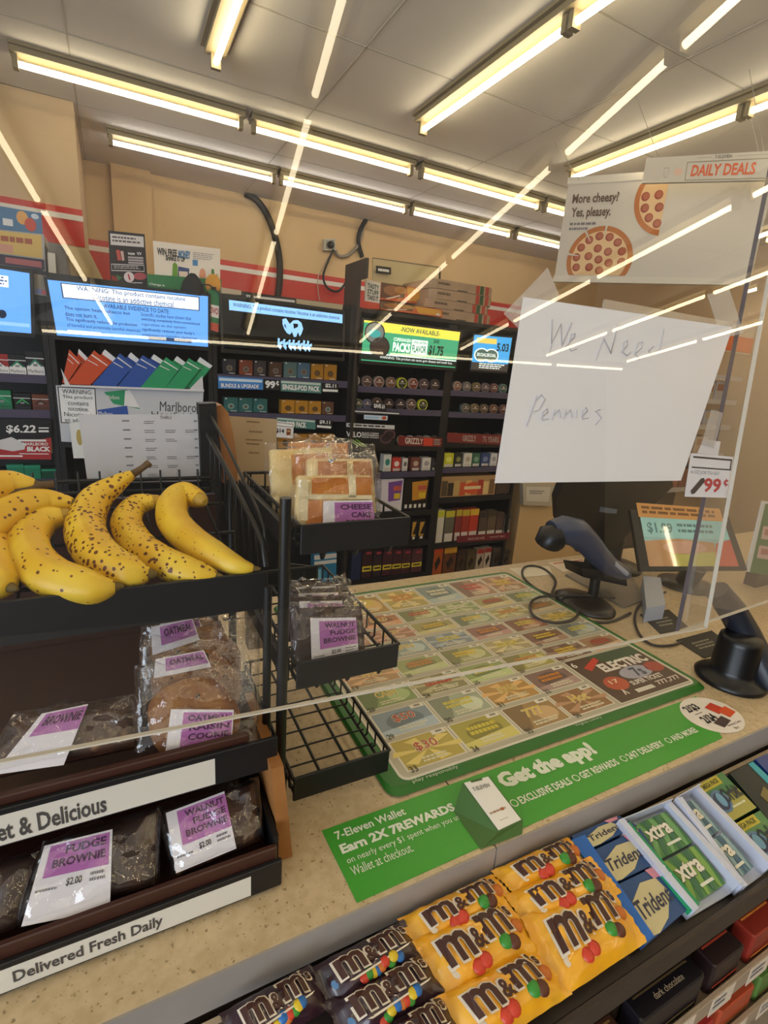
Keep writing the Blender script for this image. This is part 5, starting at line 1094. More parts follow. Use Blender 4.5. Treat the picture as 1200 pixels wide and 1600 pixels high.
# ---------------------------------------------------------------- wrapped pastries
WRAP = clear_mat('clear_wrap', .008, '#d8d4d8', 2.6, .03, bump=.25, bscale=60)
CAKE = noise_mat('cake_crumb', '#d8c088', '#cfae6c', 30, .8, bump=.3); CRUST = noise_mat('cake_crust', '#b86a18', '#cc8426', 25, .6)
CRM = noise_mat('cream_cheese', '#dfd0a8', '#d4bf8c', 30, .6)
BROWNIE = noise_mat('brownie', '#2c1a15', '#3b241b', 40, .5, bump=.5); BROWN2 = noise_mat('brownie_walnut', '#3a241b', '#4a2e20', 45, .5, bump=.6, c3='#7a5a38', scale3=60, lo3=.6, hi3=.7)
COOKIE = noise_mat('cookie', '#7e4f26', '#95652f', 35, .75, bump=.8, c3='#3a2216', scale3=38, lo3=.66, hi3=.7)
def block(q, thk, mt, amp=.002, n=8, seed=0):
    """lumpy baked slab whose front is q"""
    rng = lambda p: noise.noise(p * 40 + V((seed * 7.1, 0, 0))) * amp
    m = MB(); vs = []; N = n + 1
    for side in (0, 1):
        for j in range(N):
            for i in range(N):
                fx, fy = i / n, j / n; e = min(fx, 1 - fx, fy, 1 - fy); rd_ = min(1, e * 6) ** .5
                d = -thk * .18 * (1 - rd_) if side == 0 else -thk + thk * .18 * (1 - rd_)
                p = q.P(fx, fy, d); vs.append(p + q.n * rng(p) + (q.P(.5, .5) - q.P(fx, fy)) * (rng(p + V((3, 1, 2))) * 6))
    fs = []
    for j in range(n):
        for i in range(n):
            a = j * N + i; fs.append((a + N, a + N + 1, a + 1, a)); b = a + N * N; fs.append((b, b + 1, b + N + 1, b + N))
    ring = [i for i in range(N)] + [j * N + n for j in range(1, N)] + [n * N + i for i in range(n - 1, -1, -1)] + [j * N for j in range(n - 1, 0, -1)]
    for k in range(len(ring)):
        a, b = ring[k], ring[(k + 1) % len(ring)]; fs.append((a, b, b + N * N, a + N * N))
    m.add(vs, fs, mt, True); return m
def wrap(q, thk, seed, n=30, amp=.0055, crimp_top=True):
    """crinkled clear bag around the face q"""
    m = MB(); vs = []; N = n + 1; lo = V((seed * 3.3, seed * 1.7, 0))
    for side in (0, 1):
        for j in range(N):
            for i in range(N):
                fx, fy = i / n, j / n
                pr = (max(0, math.sin(math.pi * min(max(fx, 0), 1))) ** .35) * (max(0, math.sin(math.pi * min(max(fy, 0), 1))) ** .35)
                p = q.P(fx, fy); nz = (1 - 2.6 * abs(noise.noise(p * 26 + lo))) * .9 + (1 - 2.4 * abs(noise.noise(p * 70 + lo))) * .35 - .4
                d = (.5 * thk * pr + nz * amp) if side == 0 else (-thk - .2 * thk * pr + nz * amp) if 0 < pr else -.2 * thk
                if i in (0, n) or j in (0, n): d = -.4 * thk + nz * amp * 1.5
                edge = 0
                if j == 0: edge = noise.noise(p * 60 + lo) * .018
                vs.append(p + q.n * d + (q.P(fx, 0) - q.P(fx, 1)).normalized() * edge)
    fs = []
    for j in range(n):
        for i in range(n):
            a = j * N + i; fs.append((a + N, a + N + 1, a + 1, a)); b = a + N * N; fs.append((b, b + 1, b + N + 1, b + N))
    m.add(vs, fs, WRAP, True); return m
def sticker(m, q, lines, purple, price=None, extra=True, d=.0):
    m.slab(q.sub(0, 0, 1, 1, d + .0006), .0004, C('#ddd9df', .5)); m.rect(q, *purple, C('#aa64a8', .5), d + .0009)
    x0, y0, x1, y1 = purple; h = (y1 - y0) / (len(lines) + .6)
    for i, t in enumerate(lines):
        w = min(.85, .135 * len(t)) * (x1 - x0); m.text(q, t, x1 - .05 * (x1 - x0) - w, y0 + h * (.25 + i), x1 - .05 * (x1 - x0), y0 + h * (.95 + i), C('#4a2248', .6), .035, d + .0012)
    if price: m.text(q, price, .42, y1 + .06, .62, y1 + .17, INK, .02, d + .0012); m.lines(q, .72, y1 + .05, .96, y1 + .2, 2, GREYT, d + .0012); m.lines(q, .05, y1 + .14, .32, y1 + .2, 1, GREYT, d + .0012)
def pastry(name, label, cat, q, thk, mt, seed, lines=None, sq=None, purple=(.15, .1, 1, .75), price=None, group=None, grow=.06, amp=.002, extra=None, inner='brownie', bag=True, topgrow=None, wthk=None):
    b = min(q.c, key=lambda p: p.z); t = T(name, label, cat, (q.P(.5, 1).x, q.P(.5, 1).y, b.z), group)
    block(q, thk, mt, amp, 8, seed).build(inner, t)
    if extra: extra(t)
    if lines: m = MB(); sticker(m, sq, lines, purple, price, d=.002); m.build('label_sticker', t)
    if bag: wrap(q.sub(-grow, -(topgrow if topgrow is not None else grow), 1 + grow, 1 - grow * .2, .003), wthk or thk * 1.0, seed).build('clear_wrapper', t)
    return t
# cheesecake bread in the upper basket
pA, nA = V((0, .52, ZT1 - .03)), V((0, -.93, .36)).normalized()
q = qP([(468, 742), (580, 742), (585, 822), (464, 822)], pA, nA)
sq = qP([(504, 783), (580, 782), (586, 828), (503, 830)], pA + V((0, -.003, 0)), nA)
def ex(t):
    m = MB()
    for x0, y0, x1, y1 in ((.16, .06, .66, .38), (.76, .05, .98, .4), (.1, .5, .36, 1)): m.rect(q, x0, y0, x1, y1, CRUST, .0016)
    for x0, y0, x1, y1 in ((.66, .0, .76, .45), (.0, .1, .12, .9), (.1, .4, .98, .48)): m.rect(q, x0, y0, x1, y1, CRM, .0018)
    m.build('glazed_top', t)
pastry('cheesecake_bread', 'front bag of cheesecake bread with a purple label in the upper basket', 'wrapped cake', q, .02, CAKE, 1, ['CHEESE', 'CAKE', 'BREAD'], sq, (.22, .06, 1, 1), group='bagged cheesecake breads', grow=.09, extra=ex, inner='bread', topgrow=.42)
q2 = qP([(484, 716), (583, 716), (590, 800), (480, 800)], pA + V((0, .055, 0)), nA)
def ex(t):
    m = MB(); 
    for x0, y0, x1, y1 in ((.12, .06, .56, .5), (.66, .06, .95, .5)): m.rect(q2, x0, y0, x1, y1, CRUST, .0016)
    m.build('glazed_top', t)
pastry('cheesecake_bread', 'second bag of cheesecake bread behind the front one in the upper basket', 'wrapped cake', q2, .02, CAKE, 2, group='bagged cheesecake breads', grow=.08, extra=ex, inner='bread', topgrow=.3)
q3 = qP([(424, 702), (520, 698), (526, 800), (428, 806)], pA + V((0, .115, 0)), nA)
def ex(t):
    m = MB(); m.rect(q3, .3, .1, .9, .55, CRUST, .0016); m.build('glazed_top', t)
pastry('cheesecake_bread', 'rearmost bag of cheesecake bread leaning left against the rack side', 'wrapped cake', q3, .02, CAKE, 3, group='bagged cheesecake breads', grow=.1, extra=ex, inner='bread', topgrow=.12)
q4 = qP([(455, 690), (545, 692), (548, 770), (452, 770)], pA + V((0, .17, 0)), nA)
pastry('cheesecake_bread', 'hindmost bag of cheesecake bread, mostly hidden at the back of the upper basket', 'wrapped cake', q4, .02, CRUST, 4, group='bagged cheesecake breads', grow=.08, inner='bread', topgrow=.1)
# brownies in the middle basket
pB, nB = V((0, .517, ZT2 - .03)), V((0, -.86, .51)).normalized()
for i, (px, dy) in enumerate((([(456, 950), (566, 946), (574, 1038), (462, 1042)], 0), ([(450, 932), (552, 930), (560, 1000), (455, 1002)], .045), ([(450, 921), (545, 917), (552, 985), (455, 986)], .085), ([(450, 911), (538, 908), (545, 970), (455, 970)], .125))):
    q = qP(px, pB + V((0, dy, 0)), nB); sq = qP([(484, 966), (555, 965), (559, 1018), (486, 1034)], pB + V((0, -.002, 0)), nB) if i == 0 else q.sub(.15, .12, .8, .8)
    pastry('wrapped_brownie', ('front wrapped fudge brownie with a purple label in the middle basket', 'second wrapped brownie behind the front one in the middle basket', 'third wrapped brownie in the middle basket', 'rearmost wrapped brownie in the middle basket')[i], 'wrapped brownie', q, .018, BROWNIE, 10 + i, ['WALNUT', 'FUDGE', 'BROWNIE'], sq, (.18, .08, 1, .76), '$2.00' if i == 0 else None, 'brownies in the middle basket', .05, topgrow=.1)
# oatmeal cookies on the middle tray
pC, nC = V((0, .495, 1.09)), V((0, -.84, .54)).normalized()
def cookie(cpx, rx, ry, dy, label, seed, spx, lines, rim):
    p = pC + V((0, dy, 0)); q = qP([(cpx[0] - rx, cpx[1] - ry), (cpx[0] + rx, cpx[1] - ry), (cpx[0] + rx, cpx[1] + ry), (cpx[0] - rx, cpx[1] + ry)], p, nC)
    t = T('oatmeal_cookie', label, 'wrapped cookie', q.P(.5, 1), 'wrapped oatmeal cookies')
    m = MB(); rg = []
    for f, d in ((.93, -.016), (1, -.010), (.97, -.003), (.8, .001), (.5, .002), (.25, .003), (.02, .003)):
        rg.append([(lambda pt: pt + q.n * (noise.noise(pt * 90 + V((seed, 0, 0))) * .0022))(q.P(.5 + .5 * f * math.cos(a) * (1 + .03 * math.sin(5 * a + seed)), .5 + .5 * f * math.sin(a) * (1 + .03 * math.sin(4 * a)), d)) for a in [-2 * math.pi * k / 32 for k in range(32)]])
    m.loft(rg, COOKIE, True); rr_ = random.Random(seed)
    for _ in range(16):
        a, f = rr_.uniform(0, 6.28), rr_.uniform(.1, .86); c_ = q.P(.5 + .5 * f * math.cos(a), .5 + .5 * f * math.sin(a), .0005); k_ = rr_.uniform(.0018, .0036)
        m.lathe(c_, q.n, [(k_, -.001), (k_ * .9, .0012), (k_ * .5, .0024), (0, .0028)], mat('raisin', '#2a1710', .4) if _ % 2 else COOKIE, 9)
    m.build('cookie', t)
    sq = qP(spx, p + nC * .004, nC); m = MB(); sticker(m, sq, lines, (.2, .06, .98, .76), None, d=.001); m.build('label_sticker', t)
    wrap(q.sub(-.12, -.16, 1.2, .90, .003), .013, seed, amp=.005).build('clear_wrapper', t)
cookie((303, 1128), 74, 72, 0, 'front wrapped oatmeal raisin cookie on the middle tray', 21, [(267, 1108), (365, 1109), (361, 1172), (256, 1192)], ['OATMEAL', 'RAISIN', 'COOKIE'], 0)
cookie((308, 1078), 72, 66, .035, 'second wrapped oatmeal cookie behind the front one', 22, [(243, 1030), (318, 1016), (330, 1042), (240, 1060)], ['OATMEAL'], 0)
cookie((312, 1040), 68, 62, .07, 'third wrapped oatmeal cookie behind the second', 23, [(236, 980), (300, 966), (312, 1000), (238, 1024)], ['OATMEAL'], 0)
cookie((298, 1016), 62, 58, .105, 'rearmost wrapped oatmeal cookie on the middle tray', 24, [(250, 975), (310, 966), (320, 990), (254, 1000)], ['OATMEAL'], 0)
# brown cake lying on the middle tray at the left
pD, nD = V((0, .496, 1.098)), V((0, -.66, .75)).normalized()
q = qP([(30, 1116), (205, 1090), (210, 1165), (-30, 1216)], pD, nD)
sq = qP([(66, 1116), (138, 1101), (100, 1196), (-12, 1212)], pD + nD * .003, nD)
pastry('wrapped_brownie', 'wrapped brown cake lying at the left of the middle tray', 'wrapped brownie', q, .022, BROWN2, 31, ['BROWNIE'], sq, (.12, .03, 1, .42), None, None, .06, .003)
# brownies on the bottom tray
pE, nE = V((0, .448, .984)), V((0, -.62, .785)).normalized()
q = qP([(256, 1266), (398, 1222), (408, 1312), (276, 1368)], pE, nE); sq = qP([(259, 1271), (350, 1237), (369, 1326), (275, 1365)], pE + nE * .003, nE)
pastry('wrapped_brownie', 'wrapped walnut fudge brownie at the right end of the bottom tray', 'wrapped brownie', q, .026, BROWN2, 41, ['WALNUT', 'FUDGE', 'BROWNIE'], sq, (.17, .04, 1, .62), '$2.00', 'brownies on the bottom tray', .06, .003)
q = qP([(72, 1318), (248, 1262), (240, 1382), (30, 1450)], pE, nE); sq = qP([(70, 1322), (176, 1296), (172, 1420), (34, 1448)], pE + nE * .003, nE)
pastry('wrapped_brownie', 'wrapped dark fudge brownie in the middle of the bottom tray', 'wrapped brownie', q, .026, BROWNIE, 42, ['FUDGE', 'BROWNIE'], sq, (.1, .03, .96, .45), '$2.00', 'brownies on the bottom tray', .05, .003)
q = qP([(-90, 1370), (60, 1330), (20, 1452), (-130, 1500)], pE, nE)
pastry('wrapped_brownie', 'wrapped dark brownie cut off at the left end of the bottom tray', 'wrapped brownie', q, .026, BROWNIE, 43, None, None, group='brownies on the bottom tray', grow=.05)

# ---------------------------------------------------------------- bananas
def banana_mat(name, spots, scale, tip=None):
    m = mat(name, '#e6bb28', .42); nt = m.node_tree; b = nt.nodes['Principled BSDF']
    tc = nt.nodes.new('ShaderNodeTexCoord')
    n1 = nt.nodes.new('ShaderNodeTexNoise'); n1.inputs['Scale'].default_value = 22; nt.links.new(tc.outputs['Object'], n1.inputs['Vector'])
    r1 = nt.nodes.new('ShaderNodeValToRGB'); e = r1.color_ramp.elements; e[0].position = .35; e[0].color = (*lin('#deae1e'), 1); e[1].position = .65; e[1].color = (*lin('#eac63a'), 1)
    nt.links.new(n1.outputs['Fac'], r1.inputs['Fac'])
    vo = nt.nodes.new('ShaderNodeTexVoronoi'); vo.inputs['Scale'].default_value = scale; vo.inputs['Randomness'].default_value = 1; nt.links.new(tc.outputs['Object'], vo.inputs['Vector'])
    n2 = nt.nodes.new('ShaderNodeTexNoise'); n2.inputs['Scale'].default_value = 30; n2.inputs['Detail'].default_value = 2; nt.links.new(tc.outputs['Object'], n2.inputs['Vector'])
    ml = nt.nodes.new('ShaderNodeMath'); ml.operation = 'MULTIPLY_ADD'; ml.inputs[1].default_value = -.9; ml.inputs[2].default_value = spots
    nt.links.new(n2.outputs['Fac'], ml.inputs[0])
    lt = nt.nodes.new('ShaderNodeMath'); lt.operation = 'LESS_THAN'; nt.links.new(vo.outputs['Distance'], lt.inputs[0]); nt.links.new(ml.outputs[0], lt.inputs[1])
    mx = nt.nodes.new('ShaderNodeMixRGB'); mx.inputs['Color2'].default_value = (*lin('#6b3c12'), 1)
    nt.links.new(lt.outputs[0], mx.inputs['Fac']); nt.links.new(r1.outputs['Color'], mx.inputs['Color1'])
    nt.links.new(mx.outputs['Color'], b.inputs['Base Color'])
    return m
BST = mat('banana_stem', '#5a4220', .6); BTIP = mat('banana_tip', '#6a5620', .7); BEND = mat('banana_end', '#b8922a', .5); BGR = mat('banana_green_tip', '#b0a428', .45)
pBn, nBn = V((0, YB3, 1.250)), V((0, -.24, 1)).normalized()
def banana(label, px, rad, spots, scale, lift, stem=None, tipcol=BTIP, grn=False):
    pts = [onP(a, b, pBn + nBn * (lift + (c_[0] if c_ else 0)), nBn) for a, b, *c_ in px]
    out = []; N = len(pts)
    for i in range(N - 1):
        p = [pts[max(i - 1, 0)], pts[i], pts[i + 1], pts[min(i + 2, N - 1)]]
        for k in range(6):
            t = k / 6; out.append(.5 * ((2 * p[1]) + (p[2] - p[0]) * t + (2 * p[0] - 5 * p[1] + 4 * p[2] - p[3]) * t * t + (3 * p[1] - p[0] - 3 * p[2] + p[3]) * t ** 3))
    out.append(pts[-1]); L = len(out)
    rr = []
    for i in range(L):
        f = i / (L - 1) * (len(rad) - 1); a = int(min(f, len(rad) - 2)); rr.append(rad[a] + (rad[a + 1] - rad[a]) * (f - a))
    c = sum(out, V()) / L
    t = T('banana', label, 'banana', (c.x, c.y, min(p.z for p in out) - max(rr)), 'bananas on the top tray')
    BM = banana_mat('banana_skin_%d' % len([k for k in MATS if k.startswith('banana_skin')]), spots, scale)
    # five softly ridged sides
    rings = []; u = None
    for i, p in enumerate(out):
        tg = (out[min(i + 1, L - 1)] - out[max(i - 1, 0)]).normalized()
        if u is None: a_ = nBn; u = (a_ - tg * a_.dot(tg)).normalized()
        else: u = (u - tg * u.dot(tg)).normalized()
        w = tg.cross(u)
        rings.append([p + (u * math.cos(th) + w * math.sin(th)) * rr[i] * (1 + .035 * math.cos(5 * th)) for th in [2 * math.pi * k / 25 for k in range(25)]])
    m = MB(); m.loft(rings, BM, True); m.build('peel', t)
    e = out[-1]; dr = (out[-1] - out[-3]).normalized()
    m = MB(); m.tube([e - dr * .002, e + dr * .004, e + dr * .008], [rr[-1] * .95, rr[-1] * .7, rr[-1] * .3], tipcol, 10); m.build('tip', t)
    s0 = out[0]; ds = (out[0] - out[2]).normalized()
    if stem:
        sp = [onP(a, b, pBn + nBn * (lift + c_), nBn) for a, b, c_ in stem]
        m = MB(); m.tube([s0 + (sp[0] - s0) * -.05] + sp, [rr[0] * 1.0] + [.0048, .0042, .0046, .0030][:len(sp)], BST, 8); m.build('stem', t)
    else:
        m = MB(); m.tube([s0 - ds * .002, s0 + ds * .006, s0 + ds * .012], [rr[0] * 1.0, rr[0] * .85, rr[0] * .4], BEND, 12); m.build('stem', t)
    return t
bw = [.006, .012, .0185, .0205, .0205, .0185, .013, .005]
banana('spotted banana in the middle of the tray with its dark stem raised', [(207, 741, .030), (180, 757, .02), (148, 782, .008), (134, 818), (142, 852), (168, 880), (205, 895), (233, 897)], [.0055, .012, .019, .0215, .0215, .0205, .0175, .007], .80, 170, .004, [(214, 737, .032), (224, 730, .038), (231, 724, .043), (234, 727, .043)])
banana('spotted banana curving along the front left of the tray', [(98, 806, .006), (66, 815, .003), (45, 840), (48, 872), (78, 900), (118, 913), (152, 919), (180, 917)], [.010, .0175, .0205, .021, .0205, .019, .0155, .006], .64, 120, .002)
banana('speckled banana just right of the tallest one', [(240, 783, .008), (212, 790, .004), (198, 815), (212, 848), (246, 874), (284, 890), (315, 897), (338, 900)], [.009, .0145, .0175, .018, .018, .017, .013, .005], .74, 180, -.001)
banana('cleanest yellow banana at the right side of the tray with a pointed end', [(312, 781, .014), (290, 772, .010), (271, 786, .006), (272, 815, .003), (296, 843), (332, 866), (370, 884), (396, 888)], [.0105, .0165, .019, .019, .0185, .0165, .011, .004], .57, 190, .004)
banana('banana lying behind the front left one, its brown end to the right', [(-50, 850, .0), (-20, 826, .005), (15, 803, .008), (45, 789, .008), (75, 784, .006), (100, 785, .006), (114, 786, .006)], [.012, .018, .0195, .018, .015, .010, .006], .58, 120, .012)
banana('banana highest at the far left edge with a dry stem', [(-60, 800, .0), (-30, 775, .012), (-5, 762, .016), (20, 757, .016), (40, 757, .016), (54, 758, .015)], [.014, .019, .019, .016, .011, .007], .52, 120, .02, [(64, 759, .015), (84, 756, .015)])
banana('banana cut off at the lower left edge of the tray', [(-30, 820, .006), (-20, 850, .003), (-12, 880), (-5, 905), (8, 915), (16, 918)], [.014, .019, .020, .0185, .014, .006], .6, 120, .002)

# ---------------------------------------------------------------- candy rack on the customer side of the counter
SLN = V((0, -.26, 1)).normalized(); SP0 = V((0, .235, .868))
def sP(px, d=0): return qP(px, SP0 + SLN * d, SLN)
sz = lambda y: .868 + (y - .235) * .26
r = T('candy_rack', 'dark metal candy rack under the counter front with a sloping top shelf', 'rack', (.4, .28, 0))
RK = mat('rack_brown_metal', '#3a302b', .35, .3)
m = MB(); m.hexa([(-.6, .224, sz(.224) - .028), (1.5, .224, sz(.224) - .028), (1.5, .35, sz(.35) - .028), (-.6, .35, sz(.35) - .028), (-.6, .224, sz(.224) - .022), (1.5, .224, sz(.224) - .022), (1.5, .35, sz(.35) - .022), (-.6, .35, sz(.35) - .022)], RK); m.build('top_shelf', r)
m = MB(); m.box(-.6, 1.5, .216, .2235, sz(.22) - .034, sz(.22) - .002, RK, .002); m.build('shelf_lip', r)
m = MB(); m.box(-.6, 1.5, .352, .358, .0, .876, mat('rack_back', '#c9b497', .6)); m.build('back_panel', r)
BEI = mat('rail_beige', '#a08c76', .5)
for z in (.728, .60):
    m = MB(); m.box(-.6, 1.5, .206, .35, z - .006, z, mat('shelf_beige', '#8a7560', .5)); m.build('lower_shelf', r)
    m = MB(); m.box(-.6, 1.5, .200, .2055, z - .016, z + .012, BEI, .001); m.build('price_rail', r)
    for i in range(12):
        x = .12 + i * .085; m = MB(); q = qBox(x, x + .05, z - .022, z + .010, .1996); m.slab(q, .0006, C('#d6c6b2', .6)); m.lines(q, .1, .2, .8, .8, 2, GREYT, .0004); m.build('price_tag', r)
for i in range(14):
    x = .1 + i * .1; m = MB(); m.box(x, x + .004, .24, .351, .7285, .80, mat('divider_brown', '#6a5a4c', .5)); m.build('divider', r)
# candy pouches
ORNG = noise_mat('yellow_foil', '#eaa41a', '#eeb024', 30, .3, spec=.6, coat=.4); CHOC = noise_mat('brown_foil', '#38202a', '#2d1a22', 30, .28, spec=.6, coat=.4)
CAN = [C(c, .3) for c in ('#c8402c', '#3a8a34', '#d8b82c', '#2c6ab0', '#c8702c', '#5a3020')]
def candy(label, px, d, kind, seed, text=True):
    q = sP(px, d).sub(-.05, -.13, 1.05, 1.10); th = .015; t = T('candy_pouch', label, 'candy pouch', q.P(.5, 1, -.004), 'candy pouches on the top shelf')
    lo = V((seed * 2.7, seed, 0))
    def prof(fx, fy):
        ex = min(fx, 1 - fx); ey = min(fy, 1 - fy)
        return min(1, max(0, (ex - .05) / .2)) ** .6 * min(1, max(0, ey / .28)) ** .55
    def surf(fx, fy, dd=0): return q.P(fx, fy, th * prof(fx, fy) + dd)
    m = MB(); nx, ny = 24, 14; vs = []; base = ORNG if kind == 'y' else CHOC
    for side in (0, 1):
        for j in range(ny + 1):
            for i in range(nx + 1):
                fx, fy = i / nx, j / ny; p = q.P(fx, fy); inner = .25 < fx < .9 and .15 < fy < .9
                nz = noise.noise(p * 90 + lo) * (.0011 if inner else .0042)
                x = fx
                if i in (0, nx): x += .012 * (1 if j % 2 else -1) * .5
                vs.append(q.P(x, fy, th * prof(fx, fy) + nz) if side == 0 else q.P(x, fy, -.25 * th * prof(fx, fy) + nz - .0006))
    fs = []; NX = nx + 1; off = NX * (ny + 1)
    for j in range(ny):
        for i in range(nx):
            a = j * NX + i; fs.append((a + NX, a + NX + 1, a + 1, a)); b = a + off; fs.append((b, b + 1, b + NX + 1, b + NX))
    m.add(vs, fs, base, True); m.build('foil_bag', t)
    m = MB(); BRT = C('#43241c', .35); CRW = C('#ddd0bc', .35)
    if text:
        for tx, x0, x1, y0, y1 in (('m', .16, .42, .2, .64), ('&', .435, .545, .28, .6), ('m', .56, .82, .12, .56), ('\'s', .835, .92, .08, .34)):
            m.text(q, tx, x0 - .018, y0 - .035, x1 + .018, y1 + .035, CRW, .055, .0018, 0, surf); m.text(q, tx, x0, y0, x1, y1, BRT, .028, .0026, 0, surf)
    rd_ = random.Random(seed)
    if kind == 'y':
        for cx_, cy_, c in ((.36, .78, 0), (.44, .75, 0), (.68, .66, 1), (.74, .72, 5), (.88, .52, 4)):
            m.lathe(surf(cx_, cy_, .0004), q.n, [(.0075, 0), (.0065, .002), (.003, .0034), (0, .0036)], CAN[c], 12)
        m.disc(q, .17, .72, .03, .07, CRW, .0012 + th * .7)
    else:
        m.poly(q, [(.2, .74), (.86, .64), (.82, .68), (.24, .78)], CRW, th + .0014)
        for k in range(9):
            cx_, cy_ = .34 + .045 * k + rd_.uniform(-.01, .01), .84 - .012 * k + rd_.uniform(-.05, .05)
            m.lathe(surf(cx_, cy_, .0004), q.n, [(.0052, 0), (.0045, .0014), (.002, .0024), (0, .0026)], CAN[k % 5], 12)
        m.disc(q, .1, .62, .03, .1, C('#5a8ac0', .3), th * .5 + .001)
    m.build('print', t)
    return t
dz = lambda k: k
candy('front right yellow candy pouch next to the blue gum', [(826, 1442), (948, 1388), (1000, 1467), (874, 1548)], .009, 'y', 1)
candy('second yellow candy pouch behind the front right one', [(797, 1402), (922, 1345), (962, 1392), (836, 1450)], .005, 'y', 2)
candy('third yellow candy pouch far back at right beside the blue gum', [(778, 1362), (886, 1314), (918, 1348), (810, 1398)], .001, 'y', 3)
candy('yellow candy pouch in the middle of the left yellow stack', [(650, 1480), (786, 1412), (842, 1482), (700, 1562)], .007, 'y', 4)
candy('yellow candy pouch at the back of the left yellow stack', [(632, 1438), (768, 1372), (800, 1412), (662, 1484)], .002, 'y', 5)
candy('yellow candy pouch at the front of the left yellow stack', [(690, 1566), (832, 1490), (884, 1550), (742, 1640)], .011, 'y', 6)
candy('brown candy pouch at the back beside the yellow stack', [(494, 1516), (628, 1446), (662, 1490), (524, 1570)], .002, 'b', 7)
candy('brown candy pouch in front of the back brown one', [(516, 1570), (660, 1496), (694, 1548), (552, 1632)], .006, 'b', 8)
candy('brown candy pouch lying at the far left of the shelf', [(352, 1588), (482, 1516), (512, 1570), (380, 1650)], .003, 'b', 9)
candy('brown candy pouch at the front edge below the other brown ones', [(560, 1632), (690, 1560), (722, 1620), (600, 1690)], .009, 'b', 10)
# gum
def gum(label, px, cols, word, d, kind, grp):
    q = sP(px, d); t = T('gum_pack', label, 'gum', q.P(.5, 1, -.012), grp)
    m = MB(); m.slab(q, .012, C(cols[0], .25)); m.build('pack', t)
    m = MB()
    if kind == 'leaf':
        m.poly(q, [(.1, .95), (.2, .4), (.5, .15), (.75, .2), (.8, .55), (.55, .9), (.3, 1)], C('#c4b88c', .3), .0006); m.text(q, word, .2, .38, .8, .72, C('#3a3a48', .3), .02, .001, .1); m.poly(q, [(.68, -.02), (.95, .02), (.9, .22), (.72, .2)], C('#d08a98', .3), .001)
    elif kind == 'swirl':
        for k in range(5): m.poly(q, [(.0 + .2 * k, 0), (.12 + .2 * k, 0), (.3 + .16 * k, .5), (.08 + .2 * k, 1), (.0 + .2 * k, 1), (.14 + .16 * k, .5)], C(cols[1 + k % 2], .25), .0004 + .0001 * k)
        m.text(q, word, .06, .16, .80, .58, C('#4a5a48', .3), .05, .0012, .12); m.text(q, word, .075, .18, .785, .56, C('#ddd6c4', .3), .03, .0016, .12); m.rect(q, .4, .75, .8, .82, C('#d8d8c8', .3), .0012)
    else:
        m.poly(q, [(0, .6), (1, .4), (1, 1), (0, 1)], C(cols[1], .25), .0004); m.rect(q, .05, .0, .75, .22, C('#b8ac34', .3), .0006); m.text(q, 'MEGA PACK', .12, .05, .68, .17, C('#3a3a24', .3), .02, .001)
        m.disc(q, .3, .55, .26, .28, C('#5a7a9a', .25), .0008, 24); m.disc(q, .3, .55, .2, .22, C('#2c3a5a', .25), .001, 24); m.disc(q, .33, .52, .1, .18, C('#6a9ab8', .25), .0012, 20)
        m.text(q, word, .42, .3, .98, .66, C('#1c2c34', .3), .03, .0014, .1); m.lines(q, .45, .74, .9, .84, 1, C('#d8d8b0'), .0012)
    m.build('print', t)
gum('front blue gum pack with a pale leaf shape', [(944, 1392), (1036, 1348), (1082, 1414), (1008, 1478)], ('#34507c',), 'Trident', .0, 'leaf', 'blue gum packs')
gum('middle blue gum pack behind the front blue one', [(912, 1336), (1000, 1294), (1034, 1344), (944, 1388)], ('#34507c',), 'Trident', .001, 'leaf', 'blue gum packs')
gum('rear blue gum pack nearest the counter edge', [(893, 1306), (966, 1274), (996, 1290), (912, 1332)], ('#34507c',), 'Trident', .001, 'leaf', 'blue gum packs')
# open boxes holding the gum
def gumbox(label, px, col, wall_h=.012, dx=.010, name='gum_box'):
    q = sP(px, 0); t = T(name, label, 'box', q.P(.5, 1, -.016)); m = MB(); c = C(col, .35)
    a = q.P(0, 0); b = q.P(1, 0); e = q.P(1, 1); f = q.P(0, 1)
    for p0_, p1_ in ((a, f), (e, b)):
        dv = (p1_ - p0_).normalized(); sd_ = dv.cross(SLN) * -.5
        w = SLN.cross(dv).normalized() * dx
        m = MB(); m.loft([[p0_ - SLN * .016, p0_ + SLN * wall_h, p0_ + w + SLN * wall_h, p0_ + w - SLN * .016], [p1_ - SLN * .016, p1_ + SLN * wall_h * .5, p1_ + w + SLN * wall_h * .5, p1_ + w - SLN * .016]], c); m.build('side_wall', t)
    m = MB(); m.slab(Q(a + SLN * wall_h, b + SLN * wall_h, b - SLN * .016, a - SLN * .016), .001, c); m.build('back_wall', t)
    m = MB(); m.slab(q.sub(0, 0, 1, 1, -.0135), .002, c); m.build('floor', t); return t
gumbox('white open box holding the two green gum packs', [(962, 1290), (1046, 1256), (1156, 1384), (1082, 1428)], '#c4c8d8')
gumbox('white open box holding the two blue grey gum packs', [(1052, 1254), (1090, 1232), (1204, 1356), (1156, 1390)], '#c4c8d8')
gum('rear green gum pack in the white box', [(990, 1290), (1040, 1268), (1082, 1316), (1030, 1344)], ('#4a7a44', '#6a9a60', '#3a6a4c'), 'xtra', -.0005, 'swirl', 'green gum packs in a box')
gum('front green gum pack in the white box', [(1034, 1348), (1086, 1320), (1134, 1380), (1086, 1412)], ('#4a7a44', '#7aa04a', '#3a6a4c'), 'xtra', -.0005, 'swirl', 'green gum packs in a box')
gum('rear blue grey gum pack in the white box', [(1056, 1262), (1082, 1248), (1126, 1296), (1098, 1316)], ('#5a7a88', '#8aa4a8', '#44647a'), 'tra', -.0005, 'swirl', 'blue grey gum packs in a box')
